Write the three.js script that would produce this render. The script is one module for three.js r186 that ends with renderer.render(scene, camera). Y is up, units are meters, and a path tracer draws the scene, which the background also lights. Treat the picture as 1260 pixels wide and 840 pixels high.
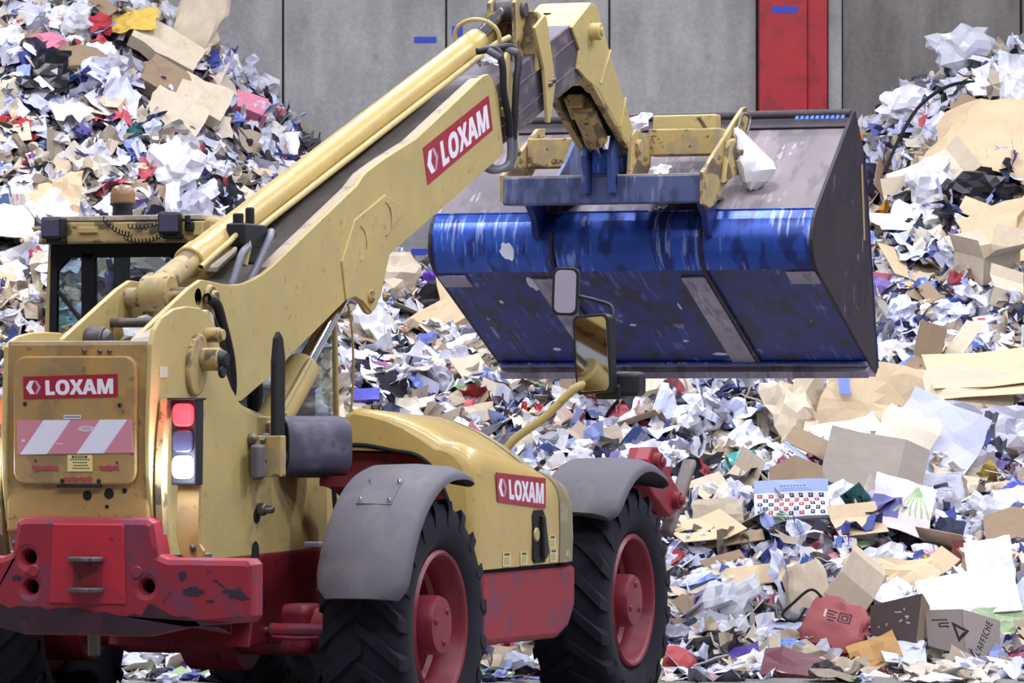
import * as THREE from 'three';
import { RoundedBoxGeometry } from 'three/addons/geometries/RoundedBoxGeometry.js';
import { mergeGeometries, mergeVertices, toCreasedNormals } from 'three/addons/utils/BufferGeometryUtils.js';
import { RectAreaLightUniformsLib } from 'three/addons/lights/RectAreaLightUniformsLib.js';

// World axes follow the telehandler: +X its forward, +Z its right side, +Y up; the origin is on the floor under its rear axle.
// The hall is turned 19.9 degrees to it; hall(a, y, b) takes metres along the back wall (a), up (y) and towards the back wall (b).
RectAreaLightUniformsLib.init();
const scene = new THREE.Scene();
scene.background = new THREE.Color(0x000000);
const renderer = new THREE.WebGLRenderer();
renderer.toneMapping = THREE.LinearToneMapping;
renderer.toneMappingExposure = 2.75;
renderer.shadowMap.enabled = true;

const camera = new THREE.PerspectiveCamera(8.674, 1.5, 0.5, 120);
camera.position.set(-19.543, 1.6, 8.536);
camera.lookAt(-19.543 + 0.94019, 1.6 + 0.014625, 8.536 - 0.34034);
scene.add(camera);

const TURN = -1.22348;                                  // yaw that takes the hall's right-hand axis onto its world direction
const HR = new THREE.Vector3(0.34038, 0, 0.94029), HD = new THREE.Vector3(0.94029, 0, -0.34038), HO = new THREE.Vector3(-19.543, 0, 8.536);
const hall = (a, y, b) => new THREE.Vector3(HO.x + a * HR.x + b * HD.x, y, HO.z + a * HR.z + b * HD.z);

// ------------------------------------------------------------------ helpers
function rng(seed) { let s = seed >>> 0; return () => { s = (s + 0x6D2B79F5) >>> 0; let t = s; t = Math.imul(t ^ (t >>> 15), t | 1); t ^= t + Math.imul(t ^ (t >>> 7), t | 61); return ((t ^ (t >>> 14)) >>> 0) / 4294967296; }; }
function hash(x, y, z) { let n = Math.imul(x | 0, 374761393) ^ Math.imul(y | 0, 668265263) ^ Math.imul(z | 0, 2147483647 - 1274126177); n = Math.imul(n ^ (n >>> 13), 1274126177); return ((n ^ (n >>> 16)) >>> 0) / 4294967296; }
const sm = (t) => t * t * (3 - 2 * t);
function vnoise(x, y, p, s = 0) {                      // value noise that tiles with period p
  const xi = Math.floor(x), yi = Math.floor(y), fx = sm(x - xi), fy = sm(y - yi);
  const m = (v) => ((v % p) + p) % p;
  const a = hash(m(xi), m(yi), s), b = hash(m(xi + 1), m(yi), s), c = hash(m(xi), m(yi + 1), s), d = hash(m(xi + 1), m(yi + 1), s);
  return a + (b - a) * fx + (c - a) * fy + (a - b - c + d) * fx * fy;
}
function fbm(u, v, f, oct, s) { let t = 0, w = .5, n = 0; for (let o = 0; o < oct; o++) { t += w * vnoise(u * f, v * f, f, s + o * 17); n += w; w *= .5; f *= 2; } return t / n; }
function noise3(x, y, z, s) {
  const xi = Math.floor(x), yi = Math.floor(y), zi = Math.floor(z), fx = sm(x - xi), fy = sm(y - yi), fz = sm(z - zi);
  const g = (i, j, k) => hash(xi + i, yi + j, (zi + k) * 31 + s);
  const l = (a, b, t) => a + (b - a) * t;
  return l(l(l(g(0, 0, 0), g(1, 0, 0), fx), l(g(0, 1, 0), g(1, 1, 0), fx), fy), l(l(g(0, 0, 1), g(1, 0, 1), fx), l(g(0, 1, 1), g(1, 1, 1), fx), fy), fz) * 2 - 1;
}
const clamp = (x, a = 0, b = 1) => Math.min(b, Math.max(a, x));
const mix3 = (a, b, t) => [a[0] + (b[0] - a[0]) * t, a[1] + (b[1] - a[1]) * t, a[2] + (b[2] - a[2]) * t];
const step = (e0, e1, x) => sm(clamp((x - e0) / (e1 - e0)));
function tex(size, metres, fn, srgb = true) {            // a tile of the given real size
  const d = new Uint8Array(size * size * 4);
  for (let j = 0; j < size; j++) for (let i = 0; i < size; i++) {
    const c = fn(i / size, j / size), k = (j * size + i) * 4;
    d[k] = clamp(c[0], 0, 255); d[k + 1] = clamp(c[1], 0, 255); d[k + 2] = clamp(c[2], 0, 255); d[k + 3] = 255;
  }
  const t = new THREE.DataTexture(d, size, size); t.wrapS = t.wrapT = THREE.RepeatWrapping; t.magFilter = THREE.LinearFilter; t.minFilter = THREE.LinearMipmapLinearFilter; t.generateMipmaps = true;
  if (srgb) t.colorSpace = THREE.SRGBColorSpace;
  t.repeat.set(1 / metres, 1 / metres); t.needsUpdate = true; return t;
}
function print(w, h, draw) {
  const c = document.createElement('canvas'); c.width = w; c.height = h; const g = c.getContext('2d'); draw(g, w, h);
  const t = new THREE.CanvasTexture(c); t.colorSpace = THREE.SRGBColorSpace; t.magFilter = THREE.LinearFilter; return t;
}
function std(color, rough = .6, metal = 0, more = {}) { return new THREE.MeshStandardMaterial({ color, roughness: rough, metalness: metal, side: THREE.DoubleSide, ...more }); }

function plain(g) {                                      // non-indexed, position + normal, box-projected uv in metres
  let o = g.index ? g.toNonIndexed() : g;
  for (const k of Object.keys(o.attributes)) if (k !== 'position' && k !== 'normal' && k !== 'uv') o.deleteAttribute(k);
  if (!o.attributes.normal) o.computeVertexNormals();
  return o;
}
function boxUV(g) {
  const p = g.attributes.position, uv = new Float32Array(p.count * 2), a = new THREE.Vector3(), b = new THREE.Vector3(), c = new THREE.Vector3();
  for (let i = 0; i < p.count; i += 3) {
    a.fromBufferAttribute(p, i); b.fromBufferAttribute(p, i + 1).sub(a); c.fromBufferAttribute(p, i + 2).sub(a); b.cross(c);
    const x = Math.abs(b.x), y = Math.abs(b.y), z = Math.abs(b.z);
    for (let k = 0; k < 3; k++) { a.fromBufferAttribute(p, i + k); const j = (i + k) * 2;
      if (z >= x && z >= y) { uv[j] = a.x; uv[j + 1] = a.y; } else if (x >= y) { uv[j] = a.z; uv[j + 1] = a.y; } else { uv[j] = a.z; uv[j + 1] = a.x; } }
  }
  g.setAttribute('uv', new THREE.BufferAttribute(uv, 2)); return g;
}
function join(list) { const l = (Array.isArray(list) ? list : [list]).map(plain); for (const g of l) if (!g.attributes.uv) boxUV(g); return l.length === 1 ? l[0] : mergeGeometries(l); }
const taken = new Map();
function numbered(n) { const k = taken.get(n) || 0; taken.set(n, k + 1); return k ? n + '_' + String(k).padStart(3, '0') : n; }
const offs = new Map();
function obj(name, geos, mat, parent = scene, keepUV = false) {
  const g = join(geos); if (!keepUV) boxUV(g);
  const o = parent === scene ? null : offs.get(parent);
  if (o) g.translate(-o.x, -o.y, -o.z);
  const m = new THREE.Mesh(g, mat); m.name = parent === scene ? numbered(name) : name; m.castShadow = m.receiveShadow = true; parent.add(m);
  if (o) offs.set(m, o);
  return m;
}
function part(name, parent) { const g = new THREE.Group(); g.name = name; parent.add(g); if (offs.get(parent)) offs.set(g, offs.get(parent)); return g; }
function tag(o, label, category, group) { o.userData.label = label; o.userData.category = category; if (group) o.userData.group = group; return o; }
function thing(name, label, category, pos, group) { const g = new THREE.Group(); g.name = numbered(name); g.position.copy(pos); scene.add(g); offs.set(g, pos.clone()); return tag(g, label, category, group); }
const structure = (o) => { o.userData.kind = 'structure'; return o; };
const V = (x, y, z) => new THREE.Vector3(x, y, z);

function shapeOf(pts, holes = []) { const s = new THREE.Shape(pts.map(([x, y]) => new THREE.Vector2(x, y))); for (const h of holes) s.holes.push(new THREE.Path(h.map(([x, y]) => new THREE.Vector2(x, y)))); return s; }
function E(pts, z0, z1, bev = .003, holes = []) {        // outline in XY, thickness along Z
  const t = z1 - z0, b = Math.min(bev, t * .45);
  const g = new THREE.ExtrudeGeometry(shapeOf(pts, holes), { depth: t - 2 * b, bevelEnabled: b > 0, bevelThickness: b, bevelSize: b, bevelOffset: -b, bevelSegments: 2, curveSegments: 8 });
  g.translate(0, 0, z0 + b); g.deleteAttribute('uv'); return plain(g);
}
function EX(pts, x0, x1, bev = .003, holes = []) {       // outline as [z, y], thickness along X
  const f = (l) => l.map(([z, y]) => [-z, y]); const g = E(f(pts), 0, x1 - x0, bev, holes.map(f)); g.rotateY(Math.PI / 2); g.translate(x0, 0, 0); return g;
}
function box(x0, x1, y0, y1, z0, z1, r = .008) {
  const w = x1 - x0, h = y1 - y0, d = z1 - z0; r = Math.min(r, w * .45, h * .45, d * .45);
  const g = new RoundedBoxGeometry(w, h, d, 2, r); g.translate((x0 + x1) / 2, (y0 + y1) / 2, (z0 + z1) / 2); g.deleteAttribute('uv'); return plain(g);
}
function place(g, p, x, y) { const z = new THREE.Vector3().crossVectors(x, y).normalize(); const xx = x.clone().normalize(); const yy = new THREE.Vector3().crossVectors(z, xx); g.applyMatrix4(new THREE.Matrix4().makeBasis(xx, yy, z).setPosition(p)); return g; }
function beam(p0, p1, h, w, r = .006, up = V(0, 1, 0)) { const d = p1.clone().sub(p0), L = d.length(); const g = box(-L / 2, L / 2, -h / 2, h / 2, -w / 2, w / 2, r); const z = new THREE.Vector3().crossVectors(d, up); const y = new THREE.Vector3().crossVectors(z, d); return place(g, p0.clone().add(p1).multiplyScalar(.5), d, y); }
function rod(p0, p1, r, r2 = r, seg = 20) { const d = p1.clone().sub(p0), L = d.length(); const c = Math.min(.006, r * .3, L * .2);
  const g = new THREE.LatheGeometry([[0, 0], [r - c, 0], [r, c], [r2, L - c], [r2 - c, L], [0, L]].map(([a, b]) => new THREE.Vector2(Math.max(a, 0), b)), seg);
  g.applyQuaternion(new THREE.Quaternion().setFromUnitVectors(V(0, 1, 0), d.normalize())); g.translate(p0.x, p0.y, p0.z); g.deleteAttribute('uv'); return toCreasedNormals(plain(g), .7); }
function pipe(pts, r, seg = 40, rs = 8) { const g = new THREE.TubeGeometry(new THREE.CatmullRomCurve3(pts), seg, r, rs); g.deleteAttribute('uv'); return plain(g); }
function lathe(prof, seg = 48) { const g = new THREE.LatheGeometry(prof.map(([a, b]) => new THREE.Vector2(a, b)), seg); g.deleteAttribute('uv'); return g; }
function loft(rows, closed = true, caps = true, crease = .6) {  // rows of points joined into a skin
  const n = rows[0].length, pos = [], idx = [];
  for (const r of rows) for (const p of r) pos.push(p.x, p.y, p.z);
  const m = closed ? n : n - 1;
  for (let i = 0; i < rows.length - 1; i++) for (let j = 0; j < m; j++) { const a = i * n + j, b = i * n + (j + 1) % n, c = a + n, d = b + n; idx.push(a, c, b, b, c, d); }
  if (closed && caps) for (const [k, flip] of [[0, false], [rows.length - 1, true]]) {
    const base = pos.length / 3, c = new THREE.Vector3(); for (const p of rows[k]) { c.add(p); pos.push(p.x, p.y, p.z); } c.multiplyScalar(1 / n); pos.push(c.x, c.y, c.z);
    for (let j = 0; j < n; j++) { const a = base + j, b = base + (j + 1) % n; if (flip) idx.push(a, base + n, b); else idx.push(a, b, base + n); }
  }
  const g = new THREE.BufferGeometry(); g.setAttribute('position', new THREE.Float32BufferAttribute(pos, 3)); g.setIndex(idx); g.computeVertexNormals();
  return toCreasedNormals(g, crease);
}
function quad(c, t = .002) {                             // sticker or plate from four corners: lower left, lower right, upper right, upper left
  const n = new THREE.Vector3().crossVectors(c[1].clone().sub(c[0]), c[3].clone().sub(c[0])).normalize().multiplyScalar(t);
  const f = c.map((p) => p.clone().add(n)), P = [], T = [], push = (q, uv) => { P.push(q.x, q.y, q.z); T.push(...uv); }, U = [[0, 0], [1, 0], [1, 1], [0, 1]];
  for (const k of [0, 1, 2, 0, 2, 3]) push(f[k], U[k]);
  for (let i = 0; i < 4; i++) { const j = (i + 1) % 4; for (const [q, k] of [[c[i], i], [c[j], j], [f[j], j], [c[i], i], [f[j], j], [f[i], i]]) push(q, U[k]); }
  const g = new THREE.BufferGeometry(); g.setAttribute('position', new THREE.Float32BufferAttribute(P, 3)); g.setAttribute('uv', new THREE.Float32BufferAttribute(T, 2)); g.computeVertexNormals(); return g;
}

// ------------------------------------------------------------------ materials
function paint(base, dust, dark, seed, o = {}) {
  const { dustAmt = .45, specks = .5, grime = 0, size = 384, metres = 1.3 } = o;
  return tex(size, metres, (u, v) => {
    const n = fbm(u, v, 6, 4, seed), f = fbm(u, v, 64, 2, seed + 5), g = fbm(u, v, 12, 4, seed + 9), s = fbm(u, v, 28, 3, seed + 21);
    let c = base.map((x) => x * (.94 + .1 * n + .04 * f));
    c = mix3(c, dust, dustAmt * step(.5, .72, g));
    if (specks > 0) c = mix3(c, dark, specks * step(.70, .78, s) * step(.45, .6, f));
    if (grime > 0) { const q = fbm(u, v, 9, 5, seed + 33); c = mix3(c, dark, grime * step(.56, .66, q) * (.55 + .45 * f)); }
    return c;
  });
}
const grainBump = tex(256, .35, (u, v) => { const n = 120 + 90 * (fbm(u, v, 16, 4, 77) - .5); return [n, n, n]; }, false);
const M = {
  yellow: std(0xffffff, .48, 0, { map: paint([188, 168, 108], [174, 160, 122], [92, 80, 64], 3, { specks: .25, dustAmt: .3 }), bumpMap: grainBump, bumpScale: .0015 }),
  yellowGloss: std(0xffffff, .3, 0, { map: paint([196, 168, 100], [182, 162, 112], [110, 84, 60], 13, { specks: .2, dustAmt: .25 }) }),
  yellowDirty: std(0xffffff, .62, 0, { map: paint([180, 156, 100], [148, 136, 116], [56, 48, 46], 31, { dustAmt: .6, specks: .7, grime: .8, metres: .9 }), bumpMap: grainBump, bumpScale: .002 }),
  ochre: std(0xffffff, .5, 0, { map: paint([176, 140, 82], [156, 134, 98], [90, 72, 58], 41, { dustAmt: .5, specks: .4, grime: .3 }) }),
  dusty: std(0xffffff, .85, 0, { map: paint([184, 172, 152], [150, 142, 134], [90, 80, 74], 51, { dustAmt: .7, specks: .4 }) }),
  red: std(0xffffff, .5, 0, { map: paint([150, 38, 52], [108, 62, 88], [48, 26, 36], 61, { dustAmt: .65, specks: .4 }), bumpMap: grainBump, bumpScale: .002 }),
  redDark: std(0xffffff, .55, 0, { map: paint([128, 28, 40], [92, 40, 52], [40, 20, 28], 71, { dustAmt: .6, specks: .8 }) }),
  rim: std(0xffffff, .45, 0, { map: paint([130, 34, 48], [128, 76, 92], [60, 26, 34], 81, { dustAmt: .4, specks: .4 }) }),
  greyPlastic: std(0xffffff, .62, 0, { map: paint([94, 90, 97], [110, 105, 106], [76, 72, 78], 91, { dustAmt: .5, specks: .2 }), bumpMap: grainBump, bumpScale: .001 }),
  olivePlastic: std(0xffffff, .6, 0, { map: paint([140, 128, 96], [176, 170, 160], [220, 218, 215], 95, { dustAmt: .5, specks: .9 }) }),
  steel: std(0xffffff, .5, .3, { map: paint([92, 84, 86], [130, 120, 116], [44, 38, 42], 101, { dustAmt: .7, specks: .7 }) }),
  boomDark: std(0xffffff, .8, 0, { map: paint([92, 84, 78], [116, 104, 96], [50, 44, 42], 111, { dustAmt: .6, specks: .6 }) }),
  innerBoom: std(0xffffff, .6, .1, { map: paint([84, 76, 86], [124, 114, 112], [36, 32, 38], 115, { dustAmt: .8, specks: .8 }) }),
  chrome: std(0xd8d8de, .12, 1), black: std(0x17161c, .5), rubber: std(0xffffff, .92, 0, { map: paint([20, 18, 32], [30, 28, 44], [14, 13, 22], 121, { dustAmt: .7, specks: .4 }), bumpMap: grainBump, bumpScale: .003 }),
  blackMatt: std(0x121116, .85), hoseGrey: std(0x6a6a74, .45), bolt: std(0x6d675f, .4, .7),
  glass: new THREE.MeshPhysicalMaterial({ color: 0xe2e8e8, roughness: .03, transmission: 1, thickness: 0, ior: 1.5, side: THREE.DoubleSide }),
  mirror: std(0xdcdcdc, .04, 1), mirrorBack: std(0x9a94a4, .5), seat: std(0x1d1c20, .8),
};
// the bucket's worn paint: scratches run down the slope (v), u runs across the bucket
function worn(base, bare, dark, seed, k) { return tex(640, 2.4, (u, v) => {
  const s1 = fbm(u * 1, v * .125, 128, 3, seed), s2 = fbm(u, v * .5, 32, 4, seed + 3), p = fbm(u, v, 7, 4, seed + 7), f = fbm(u, v, 90, 2, seed + 11), b = fbm(u, v, 22, 3, seed + 13);
  let c = base.map((x) => x * (.85 + .3 * p));
  c = mix3(c, dark, .8 * step(.5, .68, s2));
  c = mix3(c, bare, k * step(.60, .74, s1) * step(.42, .6, p));
  c = mix3(c, [205, 210, 225], .6 * step(.74, .79, b) * step(.5, .62, s1) * (.4 + .6 * f));
  return c; }); }
M.bucketBlue = std(0xffffff, .33, .3, { map: worn([48, 84, 176], [148, 166, 218], [30, 46, 108], 201, .8), bumpMap: grainBump, bumpScale: .002 });
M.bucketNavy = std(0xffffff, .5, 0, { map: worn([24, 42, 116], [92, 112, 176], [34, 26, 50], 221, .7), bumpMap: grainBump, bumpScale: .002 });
M.bucketTop = std(0xffffff, .6, .2, { map: worn([132, 122, 124], [156, 146, 146], [104, 96, 102], 241, .6) });
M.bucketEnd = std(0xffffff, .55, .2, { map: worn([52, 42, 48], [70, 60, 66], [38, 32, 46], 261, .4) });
M.coupler = std(0xffffff, .45, .2, { map: worn([96, 108, 152], [150, 156, 176], [70, 78, 110], 281, .7) });
M.lip = std(0xffffff, .45, .4, { map: worn([158, 152, 162], [184, 180, 190], [120, 114, 126], 291, .7) });

// ------------------------------------------------------------------ the hall
const concrete = tex(640, 3.1, (u, v) => {
  const n = fbm(u, v, 4, 6, 301), d = fbm(u, v * .25, 24, 4, 305), f = fbm(u, v, 120, 2, 309), s = fbm(u, v, 16, 3, 313);
  let g = 158 + 40 * (n - .5) + 34 * (d - .5) + 16 * (f - .5); if (s > .66) g -= 60 * (s - .66);
  return [g, g * .99, g * .975]; });
const concrete2 = tex(640, 3.4, (u, v) => { const n = fbm(u, v, 4, 6, 401), d = fbm(u, v * .25, 24, 4, 405), f = fbm(u, v, 120, 2, 409); const g = 120 + 44 * (n - .5) + 40 * (d - .5) + 14 * (f - .5); return [g, g * .965, g * .93]; });
const floorTex = tex(640, 4, (u, v) => { const n = fbm(u, v, 5, 6, 501), f = fbm(u, v, 140, 2, 509), s = fbm(u, v, 18, 4, 513); const g = 118 + 40 * (n - .5) + 22 * (f - .5) - 50 * step(.6, .75, s); return [g, g * .98, g * .97]; });
M.concrete = std(0xffffff, .9, 0, { map: concrete, bumpMap: grainBump, bumpScale: .002 });
M.concrete2 = std(0xffffff, .9, 0, { map: concrete2, bumpMap: grainBump, bumpScale: .002 });
M.floor = std(0xffffff, .8, 0, { map: floorTex }); M.joint = std(0x55555a, .95); M.ceiling = std(0xb9bcc0, .8); M.sideWall = std(0xa9aaac, .9);
M.redSteel = std(0xffffff, .5, 0, { map: paint([168, 26, 36], [120, 24, 34], [70, 20, 26], 551, { dustAmt: .5, specks: .3 }) });
M.blueMark = std(0x3347b4, .7);
function hallBox(a0, a1, y0, y1, b0, b1, r = .01) { const g = box(a0, a1, y0, y1, -b1, -b0, r); boxUV(g); g.rotateY(TURN); g.translate(HO.x, 0, HO.z); return g; }
const HA = 13, HB0 = -7, WALL = 42;
structure(obj('floor', hallBox(-HA - .3, HA + .3, -.3, 0, HB0 - .3, WALL + .6, .001), M.floor, scene, true));
structure(obj('ceiling', hallBox(-HA - .3, HA + .3, 11, 11.3, HB0 - .3, WALL + .6, .001), M.ceiling, scene, true));
structure(obj('wall_left', hallBox(-HA - .3, -HA, 0, 11, HB0 - .3, WALL + .6, .001), M.sideWall, scene, true));
structure(obj('wall_right', hallBox(HA, HA + .3, 0, 11, HB0 - .3, WALL + .6, .001), M.sideWall, scene, true));
structure(obj('wall_front', hallBox(-HA, HA, 0, 11, HB0 - .3, HB0, .001), M.sideWall, scene, true));
{ // back wall of cast panels with open joints between them
  const w = structure(obj('wall_back', hallBox(-HA, HA, 0, 11, WALL + .1, WALL + .5, .001), M.joint, scene, true));
  const edges = []; for (let a = -2.14 - 1.525 * 7; a < 2.3; a += 1.525) edges.push(a);
  for (let i = 0; i < edges.length; i++) { const a0 = edges[i], a1 = i + 1 < edges.length ? edges[i + 1] : 2.29; if (a1 - a0 > .2) obj('panel', hallBox(a0 + .009, a1 - .009, .01, 10.98, WALL, WALL + .14, .012), M.concrete, w, true); }
  obj('panel', hallBox(2.95, 3.08, .01, 10.98, WALL - .02, WALL + .14, .012), M.concrete, w, true);
  for (let a = 3.09; a < HA - .4; a += 1.68) obj('panel', hallBox(a, Math.min(a + 1.66, HA), .01, 10.98, WALL + .03, WALL + .14, .012), M.concrete2, w, true);
  const m = part('blue_marking', w);
  for (const [a, y, ww, hh] of [[-.81, 5.03, .21, .06], [-.51, 5.11, .1, .1], [-.79, 3.05, .3, .06]]) obj('blue_marking', hallBox(a - ww / 2, a + ww / 2, y - hh / 2, y + hh / 2, WALL - .003, WALL + .01, .001), M.blueMark, m, true);
  const c = tag(obj('steel_column', hallBox(2.3, 2.75, 0, 11, WALL - .16, WALL + .02, .01), M.redSteel, scene, true), 'red painted steel column against the grey concrete wall', 'column');
  obj('flange', hallBox(2.75, 2.94, 0, 11, WALL - .1, WALL + .02, .01), M.redSteel, c, true);
  obj('blue_marking', hallBox(2.42, 2.66, 5.27, 5.33, WALL - .163, WALL - .15, .001), M.blueMark, c, true);
}
// high-bay ceiling lamps in rows
M.lampGlow = std(0xffffff, .5, 0, { emissive: 0xf4f6ff, emissiveIntensity: 6 }); M.lampBody = std(0x9a9ca0, .5, .5);
const LAMP = 34;
for (const [a, b, k] of [[-4.6, 12, .8], [.8, 12, .8], [7, 12, 1], [-6.5, 19, .7], [0, 19, .8], [7, 19, 1.3], [-6.5, 26, .9], [0, 26, 1], [7, 26, 1.4], [-6.5, 34.5, 1.1], [0, 34.5, 1.1], [6.5, 34.5, 1.1]]) {
  const p = hall(a, 10.2, b), t = thing('high_bay_lamp', 'flat rectangular ceiling lamp hanging over the hall', 'lamp', p, 'ceiling lamps out of view');
  const g = hallBox(a - 1.55, a + 1.55, 10.2, 10.32, b - .3, b + .3, .02), l = hallBox(a - 1.5, a + 1.5, 10.19, 10.2, b - .25, b + .25, .002);
  obj('housing', g, M.lampBody, t, true); obj('diffuser', l, M.lampGlow, t, true);
  for (const s of [-.6, .6]) obj('hanger', rod(hall(a + s, 10.3, b), hall(a + s, 11.0, b), .01), M.lampBody, t);
  const rl = new THREE.RectAreaLight(0xf0f2ff, LAMP * k, 3, .5); rl.position.copy(hall(a, 10.17, b)); rl.up.copy(HD); rl.lookAt(hall(a, 0, b)); scene.add(rl);
}

// ------------------------------------------------------------------ the telehandler
const TH = thing('telehandler', 'yellow and red telescopic loader with raised boom and lit tail lamps', 'telehandler', V(0, 0, 0));
const loxam = print(1024, 256, (g, w, h) => {
  g.fillStyle = '#a31f34'; g.fillRect(0, 0, w, h); g.fillStyle = '#efe9f2';
  g.font = 'bold 225px sans-serif'; g.textBaseline = 'middle'; g.save(); g.translate(228, h / 2 + 10); g.lineWidth = 12; g.strokeStyle = '#efe9f2'; g.lineJoin = 'round';
  const tw = g.measureText('LOXAM').width; g.scale(765 / tw, 1); g.fillText('LOXAM', 0, 0); g.strokeText('LOXAM', 0, 0); g.restore();
  const poly = (c, p) => { g.fillStyle = c; g.beginPath(); p.forEach(([x, y], i) => i ? g.lineTo(x, y) : g.moveTo(x, y)); g.closePath(); g.fill(); };
  poly('#efe9f2', [[72, 50], [120, 50], [88, 128], [128, 205], [72, 205], [28, 128]]); poly('#b9a3b8', [[120, 50], [150, 50], [194, 128], [150, 205], [128, 205], [160, 128]]);
});
M.loxam = std(0xffffff, .4, 0, { map: loxam });
function sticker(name, mat, corners, parent, t) { return obj(name, quad(corners, t), mat, parent, true); }

// wheels
{
  const lugs = [], tyreProf = [[.36, -.17], [.40, -.195], [.47, -.205], [.52, -.2], [.56, -.175], [.572, -.12], [.576, 0], [.572, .12], [.56, .175], [.52, .2], [.47, .205], [.40, .195], [.36, .17], [.34, .15], [.34, -.15], [.36, -.17]];
  const tl = lathe(tyreProf, 64); tl.rotateX(Math.PI / 2);
  for (let k = 0; k < 19; k++) for (const s of [-1, 1]) {
    const th0 = (k + (s > 0 ? .5 : 0)) / 19 * Math.PI * 2, rows = [];
    for (const [t, ro, ri, z, hw] of [[0, .594, .55, -.015, .045], [.35, .595, .55, .07, .048], [.75, .592, .55, .15, .052], [1, .582, .54, .192, .055], [1.12, .548, .50, .208, .045], [1.2, .49, .47, .208, .03]]) {
      const th = th0 + t * .30, c = Math.cos, q = Math.sin;
      rows.push([[ri, th - hw * 1.25], [ro, th - hw], [ro, th + hw], [ri, th + hw * 1.25]].map(([r, a]) => V(r * c(a), r * q(a), s * z)));
    }
    lugs.push(loft(rows, true, true, .5));
  }
  const tyre = join([toCreasedNormals(tl.toNonIndexed(), .9), ...lugs].map((g) => { g.deleteAttribute('uv'); return plain(g); })); boxUV(tyre);
  const rp = lathe([[.345, .150], [.35, .172], [.338, .188], [.325, .182], [.315, .165], [.308, .12], [.292, .10], [.286, .05], [.268, .03], [.262, -.04], [.235, -.06], [.20, -.065], [.195, -.05], [.15, -.05], [.148, -.06]], 56); rp.rotateX(Math.PI / 2);
  const rim = boxUV(toCreasedNormals(plain(rp), .6));
  const hp = lathe([[.16, -.06], [.155, -.02], [.14, -.01], [.138, .165], [.128, .186], [.06, .190], [0, .191]], 40); hp.rotateX(Math.PI / 2);
  const hub = boxUV(toCreasedNormals(plain(hp), .6));
  const nuts = boxUV(join(Array.from({ length: 10 }, (_, i) => { const a = i / 10 * Math.PI * 2; return rod(V(.215 * Math.cos(a), .215 * Math.sin(a), -.07), V(.215 * Math.cos(a), .215 * Math.sin(a), -.03), .016, .014, 6); })));
  const marks = boxUV(join(Array.from({ length: 3 }, (_, i) => { const a = .5 + i / 3 * Math.PI * 2; return rod(V(.085 * Math.cos(a), .085 * Math.sin(a), .18), V(.085 * Math.cos(a), .085 * Math.sin(a), .198), .018, .016, 10); })));
  for (const [x, s, spin] of [[0, 1, .3], [2.84, 1, 1.0], [0, -1, .1], [2.84, -1, .7]]) {
    const w = part('wheel', TH); w.position.set(x, .59, s * .93); w.rotation.set(0, s < 0 ? Math.PI : 0, spin, 'YXZ');
    for (const [n, g, m] of [['tyre', tyre, M.rubber], ['rim', rim, M.rim], ['hub', hub, M.rim], ['wheel_nuts', nuts, M.redDark], ['hub_bolts', marks, M.redDark]]) { const o = new THREE.Mesh(g, m); o.name = n; o.castShadow = o.receiveShadow = true; w.add(o); }
  }
}
// axles and chassis
{
  const ch = obj('chassis', [box(-1.45, 3.6, .62, .93, -.36, .36, .02), box(.3, 2.4, .5, .75, -.7, .7, .03), E([[-.5, .5], [-.35, .93], [.5, .93], [.7, .5]], -.355, .36, .01)], M.redDark, TH);
  for (const x of [0, 2.84]) {
    const ax = obj('axle', [rod(V(x, .56, -.78), V(x, .56, .78), .1), beam(V(x, .56, -.5), V(x, .56, .5), .24, .24, .05), rod(V(x, .56, -.14), V(x, .56, .14), .2), rod(V(x, .56, .66), V(x, .56, .86), .17), rod(V(x, .56, -.86), V(x, .56, -.66), .17)], M.redDark, TH);
    for (const s of [-1, 1]) { obj('steering_cylinder', [rod(V(x - .3, .57, s * .38), V(x - .3, .57, s * .70), .032), pipe([V(x - .32, .54, s * .4), V(x - .33, .535, s * .5), V(x - .32, .54, s * .64)], .01, 12, 6)], M.red, ax); obj('steering_rod', rod(V(x - .3, .57, s * .2), V(x - .3, .57, s * .4), .016), M.chrome, ax); }
  }
  obj('tow_pin', rod(V(-1.4, .5, 0), V(-1.4, .7, 0), .03), M.bolt, ch);
}
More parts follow.
